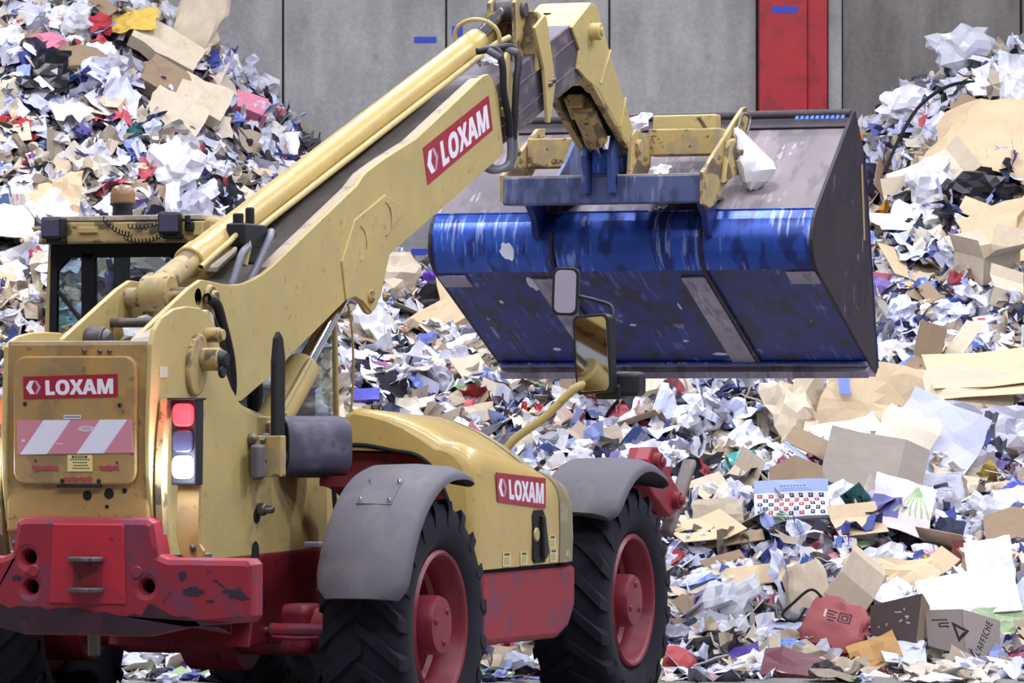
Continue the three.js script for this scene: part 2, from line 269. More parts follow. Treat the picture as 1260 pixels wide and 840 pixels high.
// rear tower
{
  const side = [[-1.58, 1.875], [-1.545, 1.94], [-1.47, 1.995], [-1.34, 2.035], [-1.2, 2.05], [-1.06, 2.046], [-.96, 2.02], [-.88, 1.96], [-.83, 1.86], [-.78, 1.77], [-.71, 1.69], [-.62, 1.625], [-.52, 1.585], [-.378, 1.559], [-.2, 1.555], [-.2, 1.36], [.44, 1.30], [.45, .93], [-1.03, .911], [-1.44, .92], [-1.5, .99], [-1.56, 1.1], [-1.6, 1.3], [-1.605, 1.5]];
  const t = obj('tower', box(-1.3, .3, .94, 1.3, -.25, .25, .02), M.yellow, TH);
  for (const s of [1, -1]) { const z = [s * .335, s * .36].sort((p, q) => p - q), w = [s * .215, s * .337].sort((p, q) => p - q); obj('tower_cheek', E(s > 0 ? side : side.map(([x, y]) => [x, y > 1.86 ? 1.86 + (y - 1.86) * .42 : y]), z[0], z[1], .006), M.yellow, TH); obj('tower_core', E([[-1.56, 1.87], [-1.47, s > 0 ? 1.905 : 1.88], [-.92, s > 0 ? 2.04 : 1.91], [-.86, s > 0 ? 2.02 : 1.90], [-.8, 1.85], [-.6, 1.62], [-.2, 1.55], [-.2, 1.0], [-1.54, 1.0]], w[0], w[1], .004), M.dusty, TH); }
  const back = [[-.345, 1.05], [.345, 1.05], [.345, 1.86], [.33, 1.885], [-.33, 1.885], [-.345, 1.86]];
  const rp = obj('rear_panel', EX(back, -1.58, -1.52, .012), M.ochre, TH);
  obj('top_ledge', box(-1.575, -1.40, 1.872, 1.892, -.34, .34, .006), M.dusty, rp);
  const rr = (z0, z1, y0, y1, r) => { const o = []; for (const [cz, cy, a0] of [[z1 - r, y1 - r, 0], [z0 + r, y1 - r, 1], [z0 + r, y0 + r, 2], [z1 - r, y0 + r, 3]]) for (let i = 0; i <= 5; i++) { const a = (a0 + i / 5) * Math.PI / 2; o.push([cz + r * Math.cos(a), cy + r * Math.sin(a)]); } return o; };
  const door = obj('access_cover', EX(rr(-.30, .295, 1.262, 1.825, .06), -1.605, -1.575, .008), M.ochre, TH);
  const X = -1.606, Q = (z0, z1, y0, y1) => [V(X, y0, z0), V(X, y0, z1), V(X, y1, z1), V(X, y1, z0)];
  sticker('company_sign', M.loxam, [V(X, 1.638, -.247), V(X, 1.647, .208), V(X, 1.746, .206), V(X, 1.735, -.25)], door, .003);
  const warn = print(512, 150, (g, w, h) => { g.fillStyle = '#d58b9a'; g.fillRect(0, 0, w, h); g.fillStyle = '#eeeaf6'; for (const x of [10, 262]) { g.beginPath(); g.moveTo(x, h); g.lineTo(x + 120, h); g.lineTo(x + 232, 0); g.lineTo(x + 110, 0); g.fill(); }
    g.fillStyle = '#dcc6c8'; g.beginPath(); g.ellipse(310, 38, 36, 13, 0, 0, 7); g.fill(); g.fillStyle = '#c9aeb6'; g.beginPath(); g.ellipse(310, 38, 22, 8, 0, 0, 7); g.fill(); g.fillStyle = '#f2e6ea'; g.fillRect(172, 102, 34, 3); g.fillRect(20, 84, 14, 9); });
  sticker('warning_stripes', std(0xffffff, .4, 0, { map: warn }), [V(X, 1.392, -.275), V(X, 1.402, .283), V(X, 1.547, .275), V(X, 1.543, -.28)], door, .003);
  const notice = print(256, 170, (g, w, h) => { g.fillStyle = '#e8d690'; g.fillRect(0, 0, w, h); g.fillStyle = '#2a2622'; g.fillRect(45, 8, 160, 26); g.fillStyle = '#e8d690'; g.font = 'bold 22px sans-serif'; g.textAlign = 'center'; g.fillText('ATTENTION', 125, 29); g.fillStyle = '#3a352c'; for (const [x, y, l] of [[25, 54, 206], [52, 84, 150], [62, 114, 140], [52, 144, 160]]) for (let i = 0; i < l; i += 26) g.fillRect(x + i, y - 12, 20, 13); });
  sticker('notice_label', std(0xffffff, .5, 0, { map: notice }), Q(-.033, .086, 1.319, 1.391), door, .003);
  const plate = print(128, 36, (g, w, h) => { g.fillStyle = '#dfdde4'; g.fillRect(0, 0, w, h); g.fillStyle = '#30345e'; for (let i = 8; i < 116; i += 13) g.fillRect(i, 11, 9, 14); });
  sticker('maker_label', std(0xffffff, .5, 0, { map: plate }), Q(-.052, .03, 1.549, 1.567), door, .003);
  for (const [z, y, r] of [[-.242, 1.615, .011], [.218, 1.61, .012], [-.19, 1.365, .006], [.205, 1.36, .006], [-.06, 1.278, .012], [.117, 1.277, .012]]) obj('cover_bolt', rod(V(X + .004, y, z), V(X - .006, y, z), r, r * .8, 8), M.black, door);
  const scuff = std(0xa8454d, .7), rnd = rng(5);
  for (const [z0, z1, y] of [[-.205, -.08, 1.332], [.12, .215, 1.335], [-.05, .085, 1.283]]) { const pts = []; for (let i = 0; i <= 10; i++) pts.push([z0 + (z1 - z0) * i / 10, y + .006 + .008 * rnd()]); for (let i = 10; i >= 0; i--) pts.push([z0 + (z1 - z0) * i / 10, y - .004 - .01 * rnd()]); obj('paint_scuff', EX(pts, X - .002, X + .003, 0), scuff, door); }
  obj('catch_plate', box(-1.606, -1.585, 1.248, 1.262, -.09, .12, .003), M.black, rp);
  for (const [z, y, r, rx] of [[.05, 1.213, .022, .6], [.155, 1.222, .024, 0], [.23, 1.235, .012, 0], [.145, 1.165, .009, 0]]) obj('drain_hole', rod(V(-1.579, y, z), V(-1.583, y, z), r, r, 14), M.blackMatt, rp);
  for (const [z, y] of [[.035, 1.848], [.11, 1.845], [.155, 1.845]]) obj('bolt', rod(V(-1.578, y, z), V(-1.592, y, z), .012, .01, 8), M.bolt, rp);
  // pivot boss and pins on the right cheek
  const oval = []; for (let i = 0; i < 28; i++) { const a = i / 28 * Math.PI * 2; oval.push([-1.12 + .105 * Math.cos(a) + .02 * Math.sin(a), 1.79 + .14 * Math.sin(a)]); }
  const boss = obj('pivot_boss', E(oval, .355, .385, .01), M.yellowDirty, TH);
  obj('pivot_pin', rod(V(-1.08, 1.815, .38), V(-1.08, 1.815, .47), .052), M.yellowDirty, boss); obj('pin_cap', [rod(V(-1.08, 1.815, .468), V(-1.08, 1.815, .50), .045, .036, 10), rod(V(-1.09, 1.76, .47), V(-1.09, 1.76, .49), .03)], M.black, boss);
  obj('pivot_pin', [rod(V(-.99, 1.925, .355), V(-.99, 1.925, .43), .034), rod(V(-.99, 1.925, .43), V(-.99, 1.925, .445), .026)], M.yellowDirty, boss);
  sticker('small_label', std(0xcfcab6, .5), [V(-1.5, 1.73, .361), V(-1.42, 1.73, .361), V(-1.42, 1.78, .361), V(-1.5, 1.78, .361)], t, .002);
  obj('plug', [rod(V(-.42, 1.10, .355), V(-.42, 1.10, .365), .035)], M.blackMatt, t);
  obj('drain_hole', (() => { const o = []; for (let i = 0; i < 16; i++) { const a = i / 16 * Math.PI * 2; o.push([-.435 + .042 * Math.cos(a), .935 + .05 * Math.sin(a)]); } return E(o, .355, .364, .002); })(), M.blackMatt, t);
  const SX = .20;
  // bracket with bolts and the black rubber post
  const br = obj('bracket', [box(-.72 + SX, -.52 + SX, 1.30, 1.47, .39, .42, .006), box(-.66 + SX, -.60 + SX, 1.28, 1.47, .36, .5, .006), beam(V(-.5 + SX, 1.48, .365), V(-.28 + SX, 1.53, .365), .1, .02)], M.yellowDirty, TH);
  for (const [x, y] of [[-.7 + SX, 1.45], [-.55 + SX, 1.45], [-.6 + SX, 1.13]]) obj('bolt', [rod(V(x, y, .36), V(x, y, .44), .022, .018, 8), rod(V(x, y, .36), V(x, y, .4), .032, .03, 12)], M.bolt, br);
  obj('latch_box', box(-.80 + SX, -.72 + SX, 1.27, 1.43, .40, .45, .018), M.greyPlastic, br);
  const post = [[-.06, 0], [.06, 0], [.065, .38], [.04, .47], [.0, .5], [-.035, .47], [-.06, .36]].map(([x, y]) => [x - .545 + SX, y + 1.45]);
  obj('rubber_post', [E(post, .42, .45, .012)], M.blackMatt, TH);
}
// tail lamps
{
  M.lensRed = std(0xd83a44, .3, 0, { emissive: 0xff4048, emissiveIntensity: .7 }); M.lensGrey = std(0x34344a, .4); M.lensWhite = std(0xf2f6ff, .3, 0, { emissive: 0xdde8ff, emissiveIntensity: 3 });
  for (const s of [1, -1]) {
    const zc = s > 0 ? .475 : -.475, z0 = zc - .06, z1 = zc + .06, xb = -1.47;
    const tl = part('tail_lamp', TH);
    obj('lamp_housing', [EX([[z0, 1.26], [z1, 1.26], [z1 + .004, 1.635], [z0, 1.635]], xb - .03, xb + .05, .008), box(xb - .05, xb + .06, 1.632, 1.642, z0 - .015, z1 + .01, .003)], M.black, tl);
    const ls = []; const rr = (yc) => { const o = []; for (let i = 0; i < 28; i++) { const a = i / 28 * Math.PI * 2, c = Math.cos(a), q = Math.sin(a), k = .05 / Math.pow(Math.pow(Math.abs(c), 4) + Math.pow(Math.abs(q), 4), .25); o.push([zc + c * k, yc + q * k]); } return o; };
    obj('stop_lens', EX(rr(1.567), xb - .042, xb - .02, .008), M.lensRed, tl); obj('indicator_lens', EX(rr(1.452), xb - .042, xb - .02, .008), M.lensGrey, tl); obj('reversing_lens', EX(rr(1.338), xb - .045, xb - .02, .008), M.lensWhite, tl);
    const w = new THREE.PointLight(0xd6e2ff, .2); w.position.set(xb - .13, 1.338, zc); w.shadow.radius = 2; w.castShadow = true; scene.add(w);
    const r = new THREE.PointLight(0xff4048, .03); r.position.set(xb - .12, 1.567, zc); r.shadow.radius = 2; r.castShadow = true; scene.add(r);
    const b = EX([[z0 + .005, 1.27], [z1 - .01, 1.27], [z1 - .015, 1.1], [z1 - .01, 1.0], [z1 + .01, .97], [z1, .93], [zc + .01, .915], [z0 + .02, .95], [z0 - .005, 1.05]], -1.44, -1.415, .004);
    const k = obj('lamp_bracket', b, M.ochre, tl); obj('bolt', rod(V(-1.44, .985, zc + .02), V(-1.46, .985, zc + .02), .016, .012, 8), M.bolt, tl);
    // curved guard strip between rear panel and lamp
    const rows = []; for (let i = 0; i <= 10; i++) { const y = 1.64 - .74 * i / 10, bow = -.06 * Math.sin(i / 10 * Math.PI); const z = s * (.375 + .0 * i), x = -1.5 + bow + .04; rows.push([V(x, y, z), V(x - .06, y, z), V(x - .06, y, z + s * .03), V(x, y, z + s * .03)]); }
    obj('guard_strip', loft(rows, true, true, .4), M.yellowDirty, tl);
    obj('curved_foot', [beam(V(-1.40, .93, s * .43), V(-1.2, .93, s * .43), .05, .12)], M.yellowDirty, tl);
  }
}
// red rear bumper with tow hitch
{
  const zc = .06, prof = [[-.775, .945], [-.40, .945], [-.36, .96], [-.335, 1.10], [-.30, 1.118], [.30, 1.118], [.335, 1.10], [.36, .96], [.40, .945], [.775, .945], [.80, .92], [.80, .70], [.775, .67], [.5, .645], [.3, .60], [-.3, .60], [-.5, .645], [-.775, .67], [-.80, .70], [-.80, .92]].map(([z, y]) => [z + zc, y]);
  const holesZ = [[.285, .945], [.295, .82], [-.275, .94], [-.265, .81]];
  const circ = (z, y, r) => Array.from({ length: 18 }, (_, i) => [z + zc + r * Math.cos(i / 18 * 6.2832), y + r * Math.sin(i / 18 * 6.2832)]);
  const rec = [[-.17, .74], [.20, .74], [.19, 1.09], [-.15, 1.09]].map(([z, y]) => [z + zc, y]);
  const bm = obj('rear_bumper', [EX(prof, -1.63, -1.49, .03, [...holesZ.map(([z, y]) => circ(z, y, .032))]), box(-1.52, -1.2, .62, 1.05, -.28 + zc, .28 + zc, .03)], M.red, TH);
  obj('centre_plate', EX(rec, -1.638, -1.625, .006), std(0xffffff, .5, 0, { map: paint([182, 40, 54], [150, 44, 70], [70, 24, 36], 601, { dustAmt: .4, specks: .6 }) }), bm);
  obj('bolt_hole', holesZ.map(([z, y]) => rod(V(-1.55, y, z + zc), V(-1.53, y, z + zc), .034, .034, 18)), M.blackMatt, bm);
  for (const z of [.25, -.245]) obj('plug', [rod(V(-1.625, .882, z + zc), V(-1.638, .882, z + zc), .028, .026, 18)], M.red, bm);
  const hit = obj('tow_hitch', [box(-1.65, -1.57, .80, .93, -.05 + zc, .085 + zc, .01)], M.redDark, TH);
  const lip = (y) => { const o = []; for (let i = 0; i <= 12; i++) { const a = Math.PI * i / 12; o.push([-1.64 - .07 * Math.sin(a), .015 + zc + .085 * Math.cos(a)]); } const g = E(o, 0, .022, .006); g.rotateX(-Math.PI / 2); g.scale(1, 1, -1); g.translate(0, y, 0); const q = g.attributes.position.array; for (let i = 0; i < q.length; i += 9) { for (let k = 0; k < 3; k++) { const t = q[i + 3 + k]; q[i + 3 + k] = q[i + 6 + k]; q[i + 6 + k] = t; } } g.computeVertexNormals(); return g; };
  obj('hitch_jaw', lip(.925), M.steel, hit); obj('hitch_jaw', lip(.79), M.steel, hit);
  { const rg = rng(19), up = [], z0 = -.72, z1 = .70, n = 40; for (let i = 0; i <= n; i++) { const t = i / n, z = z0 + (z1 - z0) * t; up.push([z + zc, (z < -.1 ? .725 : z < .3 ? .715 - (z < .1 ? 0 : .02) : .74 - .12 * (z - .3) / .4) + .022 * (rg() - .5)]); } const dn = [[.70, .664], [.5, .648], [.3, .606], [-.3, .606], [-.5, .648], [-.72, .67]].map(([z, y]) => [z + zc, y]); obj('oily_grime', EX([...up, ...dn], -1.633, -1.626, 0), std(0xffffff, .7, 0, { map: paint([52, 28, 38], [74, 36, 50], [28, 20, 28], 611, { dustAmt: .8, specks: .8 }) }), bm); }
  // chipped paint on the right arm: bare dark metal
  const rnd = rng(9), chip = std(0x3c2a3c, .6, .2);
  for (const [z, y, w, h] of [[.52, .80, .13, .05], [.72, .79, .16, .05], [.64, .84, .06, .02], [.47, .87, .05, .05], [.6, .76, .05, .015], [-.33, .85, .06, .03]]) { const o = []; for (let i = 0; i < 16; i++) { const a = i / 16 * 6.2832, k = .55 + .45 * rnd(); o.push([z + zc + w / 2 * k * Math.cos(a), y + h / 2 * k * Math.sin(a) - (z > .6 ? (Math.cos(a) * .015) : 0)]); } obj('paint_chip', EX(o, -1.632, -1.625, 0), chip, bm); }
}
// fenders
function fender(x, z0, z1, R, a0, a1, parent, name = 'fender') {
  const rows = [], n = 30, cy = .6;
  for (let i = 0; i <= n; i++) {
    const t = i / n, a = (a0 + (a1 - a0) * t) * Math.PI / 180, e = Math.min(1, Math.min(t, 1 - t) * 9), ins = .05 * (1 - Math.sqrt(1 - (1 - e) * (1 - e)));
    const P = (r, z) => V(x + r * Math.cos(a), cy + r * Math.sin(a), z), za = z0 + ins, zb = z1 - ins;
    const f = t < .22 ? t / .22 : 1, l = .035 + .02 * f;     // outer skirt narrows to the front tip
    rows.push([P(R - .03, za), P(R - .005, za + .005), P(R + .012, za + .04), P(R + .018, (za + zb) / 2), P(R + .008, zb - .07), P(R - .012, zb - .02), P(R - .03, zb), P(R - l, zb + .004), P(R - l, zb - .004), P(R - .034, zb - .012), P(R - .02, zb - .03), P(R - .006, zb - .075), P(R + .006, (za + zb) / 2), P(R, za + .045), P(R - .03, za + .01)]);
  }
  return obj(name, loft(rows, true, true, .8), M.greyPlastic, parent);
}
{
  const rf = fender(0, .76, 1.2, .72, 66, 169, TH);
  const P = (a, z, r = .735) => V(r * Math.cos(a), .6 + r * Math.sin(a), z);
  const a0 = 2.02, a1 = 2.28; obj('cover_plate', loft([0, .5, 1].map((t) => { const a = a0 + (a1 - a0) * t; return [P(a, .88, .742), P(a, 1.05, .738), P(a, 1.05, .73), P(a, .88, .73)]; }), true, true, .5), M.greyPlastic, rf);
  for (const a of [a0 + .03, a1 - .03]) for (const z of [.895, 1.035]) obj('bolt', rod(P(a, z, .735), P(a, z, .755), .011, .009, 8), M.chrome, rf);
  obj('stay', [beam(V(-.70, .98, .72), V(-.70, .98, .80), .025, .05, .008)], M.greyPlastic, rf);
  fender(2.84, .76, 1.2, .72, 56, 141, TH);
  fender(0, -1.2, -.76, .72, 66, 169, TH); fender(2.84, -1.2, -.76, .72, 56, 141, TH);
}
// engine hood on the right side
{
  const sec = (x, yTop, yIn, ins, zi = .4, zo = 1.1) => { const o = [], yb = .825; const z1 = zo - ins, yt = yTop - ins, r = .16; o.push([zi, yb], [zi, yIn - ins * .6 - .1], [zi + .02, yIn - ins * .6 - .03], [zi + .07, yIn - ins * .6]);
    for (let i = 1; i <= 4; i++) { const t = i / 5; o.push([zi + .07 + (z1 - r - zi - .07) * t, (yIn - ins * .6) + (yt - yIn + ins * .6) * t + .035 * Math.sin(Math.PI * t)]); }
    for (let i = 0; i <= 7; i++) { const a = Math.PI / 2 * (1 - i / 7); o.push([z1 - r + r * Math.cos(a), yt - r + r * Math.sin(a) * 1]); }
    o.push([z1 + .004, (yt - r + yb) / 2], [z1, yb]); return o.map(([z, y]) => V(x, y, z)); };
  const T = (x) => { const t = (x - .5) / 1.2; return 1.45 - .10 * t - .07 * t * t; }, I = (x) => 1.60 - .05 * ((x - .5) / 1.2);
  const rows = []; for (const [x, ins] of [[.50, .05], [.507, .03], [.53, .012], [.57, .002], [.65, 0], [.8, 0], [1.0, 0], [1.2, 0], [1.4, 0], [1.55, 0], [1.68, 0]]) rows.push(sec(x, T(x), I(x), ins));
  const inner = (x) => sec(x, T(x) - .03, I(x) - .03, .03);
  // rear face with the wheel-arch opening
  const face = rows[0].map((p) => [p.z, p.y]);
  const arch = [[.405, .83], [.405, 1.395], [.70, 1.39], [.80, 1.37], [.88, 1.31], [.94, 1.2], [.985, 1.05], [1.01, .9], [1.01, .83]];
  const rear = [...arch.map((p) => p), [1.05, .825], ...face.slice().reverse().slice(1, -1).filter(([z, y]) => y > .83)];
  const hd = obj('engine_hood', [loft(rows, true, false, .9), EX(rear, .498, .53, .002), loft([inner(1.66), inner(1.685)], true, true, .5)], M.yellowGloss, TH);
  obj('arch_seal', pipe(arch.map(([z, y]) => V(.498, y, z)), .012, 60, 6), M.blackMatt, hd);
  obj('inner_guard', EX([[.38, .83], [.38, 1.385], [.70, 1.38], [.80, 1.35], [.88, 1.28], [.94, 1.1], [.97, .83]], .56, .6, .004), M.redDark, TH);
  obj('inner_guard', [E(Array.from({ length: 7 }, (_, i) => { const a = (60 + i * 5) * Math.PI / 180; return [.68 * Math.cos(a), .6 + .68 * Math.sin(a)]; }).concat(Array.from({ length: 7 }, (_, i) => { const a = (90 - i * 5) * Math.PI / 180; return [.63 * Math.cos(a), .6 + .63 * Math.sin(a)]; })), .5, .78, .004)], M.redDark, TH);
  const cap = []; for (const [x, ins] of [[1.69, -.004], [1.78, -.004], [1.88, .004], [1.95, .02], [2.0, .05], [2.03, .10], [2.04, .16]]) cap.push(sec(x, T(1.68) - (x - 1.68) * .1, I(1.68) - (x - 1.68) * .1, ins));
  obj('hood_end_cap', loft(cap, true, true, .9), M.olivePlastic, TH);
  const Z = 1.106;
  sticker('company_sign', M.loxam, [V(.778, 1.147, Z), V(1.469, 1.101, Z), V(1.469, 1.25, Z), V(.755, 1.288, Z)], hd, .002);
  const hp = [[1.30, 1.095], [1.42, 1.095], [1.45, 1.07], [1.475, .86], [1.45, .835], [1.31, .835], [1.28, .86], [1.275, 1.07]];
  const hh = obj('handle_recess', E(hp, 1.098, 1.112, .004), M.blackMatt, hd);
  obj('handle', [E([[1.36, 1.065], [1.40, 1.065], [1.455, .88], [1.42, .855], [1.38, .86], [1.37, .97]], 1.11, 1.135, .008)], M.black, hd);
  obj('lock', rod(V(1.315, .975, 1.11), V(1.315, .975, 1.12), .035, .033, 20), M.yellow, hd);
  const lab = print(64, 128, (g, w, h) => { g.fillStyle = '#dccf8e'; g.fillRect(0, 0, w, h); g.fillStyle = '#4d4a38'; g.fillRect(10, 8, 44, 24); for (const y of [48, 66, 84, 102]) for (let i = 8; i < 52; i += 15) g.fillRect(i, y, 11, 9); }); const lm = std(0xffffff, .5, 0, { map: lab });
  for (const [x0, x1, y0, y1] of [[.86, .97, .832, .9], [1.11, 1.21, .832, .895], [1.535, 1.625, .90, .965], [1.545, 1.645, .832, .895]]) sticker('notice_label', lm, [V(x0, y0, 1.103), V(x1, y0, 1.103), V(x1, y1, 1.103), V(x0, y1, 1.103)], hd, .002);
  // red tank below
  const tank = E([[.62, .50], [.66, .46], [1.72, .445], [1.90, .50], [1.99, .60], [1.995, .79], [1.97, .805], [.64, .815], [.62, .79]], .70, 1.085, .03);
  obj('tank', tank, M.red, TH); obj('gasket', box(.62, 1.7, .803, .828, .72, 1.07, .004), M.blackMatt, TH);
  // air intake
  const ax = V(.78, 0, .62).normalize(), ay = V(0, 1, 0), az = new THREE.Vector3().crossVectors(ax, ay), c0 = V(-.14, 1.415, .35);
  const ov = (s, d, k = 1) => Array.from({ length: 32 }, (_, i) => { const a = i / 32 * 6.2832, c = Math.cos(a), q = Math.sin(a), m = 1 / Math.pow(Math.pow(Math.abs(c), 3.2) + Math.pow(Math.abs(q), 3.2), 1 / 3.2); return c0.clone().addScaledVector(ax, d).addScaledVector(ay, .145 * s * k * q * m).addScaledVector(az, .125 * s * c * m); });
  obj('air_intake', loft([ov(.86, .02), ov(.9, -.005), ov(.97, -.005), ov(1, .015), ov(1.0, .3), ov(.97, .33)], true, false, .5), std(0xffffff, .6, 0, { map: paint([76, 74, 92], [112, 108, 118], [44, 42, 56], 651, { dustAmt: .8, specks: .3 }) }), TH);
  obj('intake_throat', loft([ov(.86, .018), ov(.85, .3), ov(.3, .31)], true, true, .5), M.blackMatt, TH); obj('intake_end', loft([ov(.97, .325), ov(.9, .335)], true, true, .5), M.blackMatt, TH);
  obj('intake_knob', toCreasedNormals(plain(new THREE.SphereGeometry(.045, 18, 12).translate(-.12, 1.37, .40)), 1), M.greyPlastic, TH);
}
// side mirrors on a yellow stalk
{
  const mr = part('mirror_assembly', TH);
  obj('stalk', pipe([V(1.9, 1.36, .72), V(1.9, 1.44, .79), V(1.9, 1.55, .95), V(1.9, 1.66, 1.07), V(1.9, 1.70, 1.12), V(1.92, 1.72, 1.16)], .022, 40, 12), M.yellow, mr);
  const rr = (w, h, r) => { const o = []; for (const [cz, cy, q] of [[w - r, h - r, 0], [r - w, h - r, 1], [r - w, r - h, 2], [w - r, r - h, 3]]) for (let i = 0; i <= 5; i++) { const a = (q + i / 5) * Math.PI / 2; o.push([cz + r * Math.cos(a), cy + r * Math.sin(a)]); } return o; };
  const head = (w, h, p, yaw, roll, glass, n) => { const f = EX(rr(w, h, .035), -.004, .05, .004), g = EX(rr(w - .014, h - .014, .03), -.008, .0, .001); for (const q of [f, g]) { q.rotateX(roll); q.rotateY(yaw); q.translate(p.x, p.y, p.z); } obj('mirror_housing', f, M.black, mr); obj(n, g, glass, mr); };
  head(.108, .2, V(1.9, 1.868, 1.205), -.24, -.06, M.mirror, 'mirror_glass');
  head(.068, .122, V(1.93, 2.185, 1.05), .2, .03, M.mirrorBack, 'mirror_glass');
  obj('mirror_arm', [pipe([V(1.95, 2.17, 1.07), V(1.97, 2.14, 1.2), V(1.97, 2.11, 1.28), V(1.95, 2.05, 1.3), V(1.95, 1.98, 1.3)], .010, 24, 8), pipe([V(1.93, 1.70, 1.17), V(1.96, 1.8, 1.24), V(1.95, 2.0, 1.29)], .014, 20, 8)], M.black, mr);
  obj('work_lamp', [box(1.95, 2.1, 1.655, 1.78, 1.27, 1.43, .03), box(1.94, 2.05, 1.64, 1.72, 1.2, 1.34, .02)], M.black, mr);
}
// front stabiliser linkage, red with grey pad
{
  const st = part('stabiliser', TH);
  obj('arm', [E([[3.52, 1.2], [3.54, 1.32], [3.62, 1.385], [3.72, 1.385], [3.82, 1.3], [4.12, 1.13], [4.08, 1.03], [3.95, 1.0], [3.66, 1.12]], .88, .96, .01), E([[3.72, 1.25], [3.82, 1.38], [3.92, 1.38], [4.0, 1.28], [4.42, 1.27], [4.2, 1.05], [3.9, 1.05]], .76, .82, .01)], M.red, st);
  obj('side_plate', E([[3.3, 1.15], [4.02, 1.15], [4.12, 1.08], [3.98, .88], [3.85, .82], [3.3, .8]], .84, .87, .006), M.red, st);
  for (const [x, y] of [[3.66, 1.305], [4.0, 1.09]]) { obj('pin', [rod(V(x, y, .94), V(x, y, 1.0), .05), rod(V(x, y, 1.0), V(x, y, 1.02), .03, .026, 8)], M.redDark, st); }
  obj('pad', [beam(V(4.48, 1.30, .90), V(4.04, .90, .90), .05, .08, .02)], std(0xffffff, .7, 0, { map: paint([112, 100, 98], [150, 140, 136], [84, 78, 80], 671, { dustAmt: .6 }) }), st);
  obj('arm', E([[3.55, 1.22], [3.66, 1.37], [3.8, 1.27], [4.05, 1.12], [3.98, 1.04], [3.66, 1.14]], -.96, -.88, .01), M.red, st);
  obj('front_frame', [box(3.3, 3.75, .7, 1.15, -.8, .8, .03)], M.redDark, st);
}
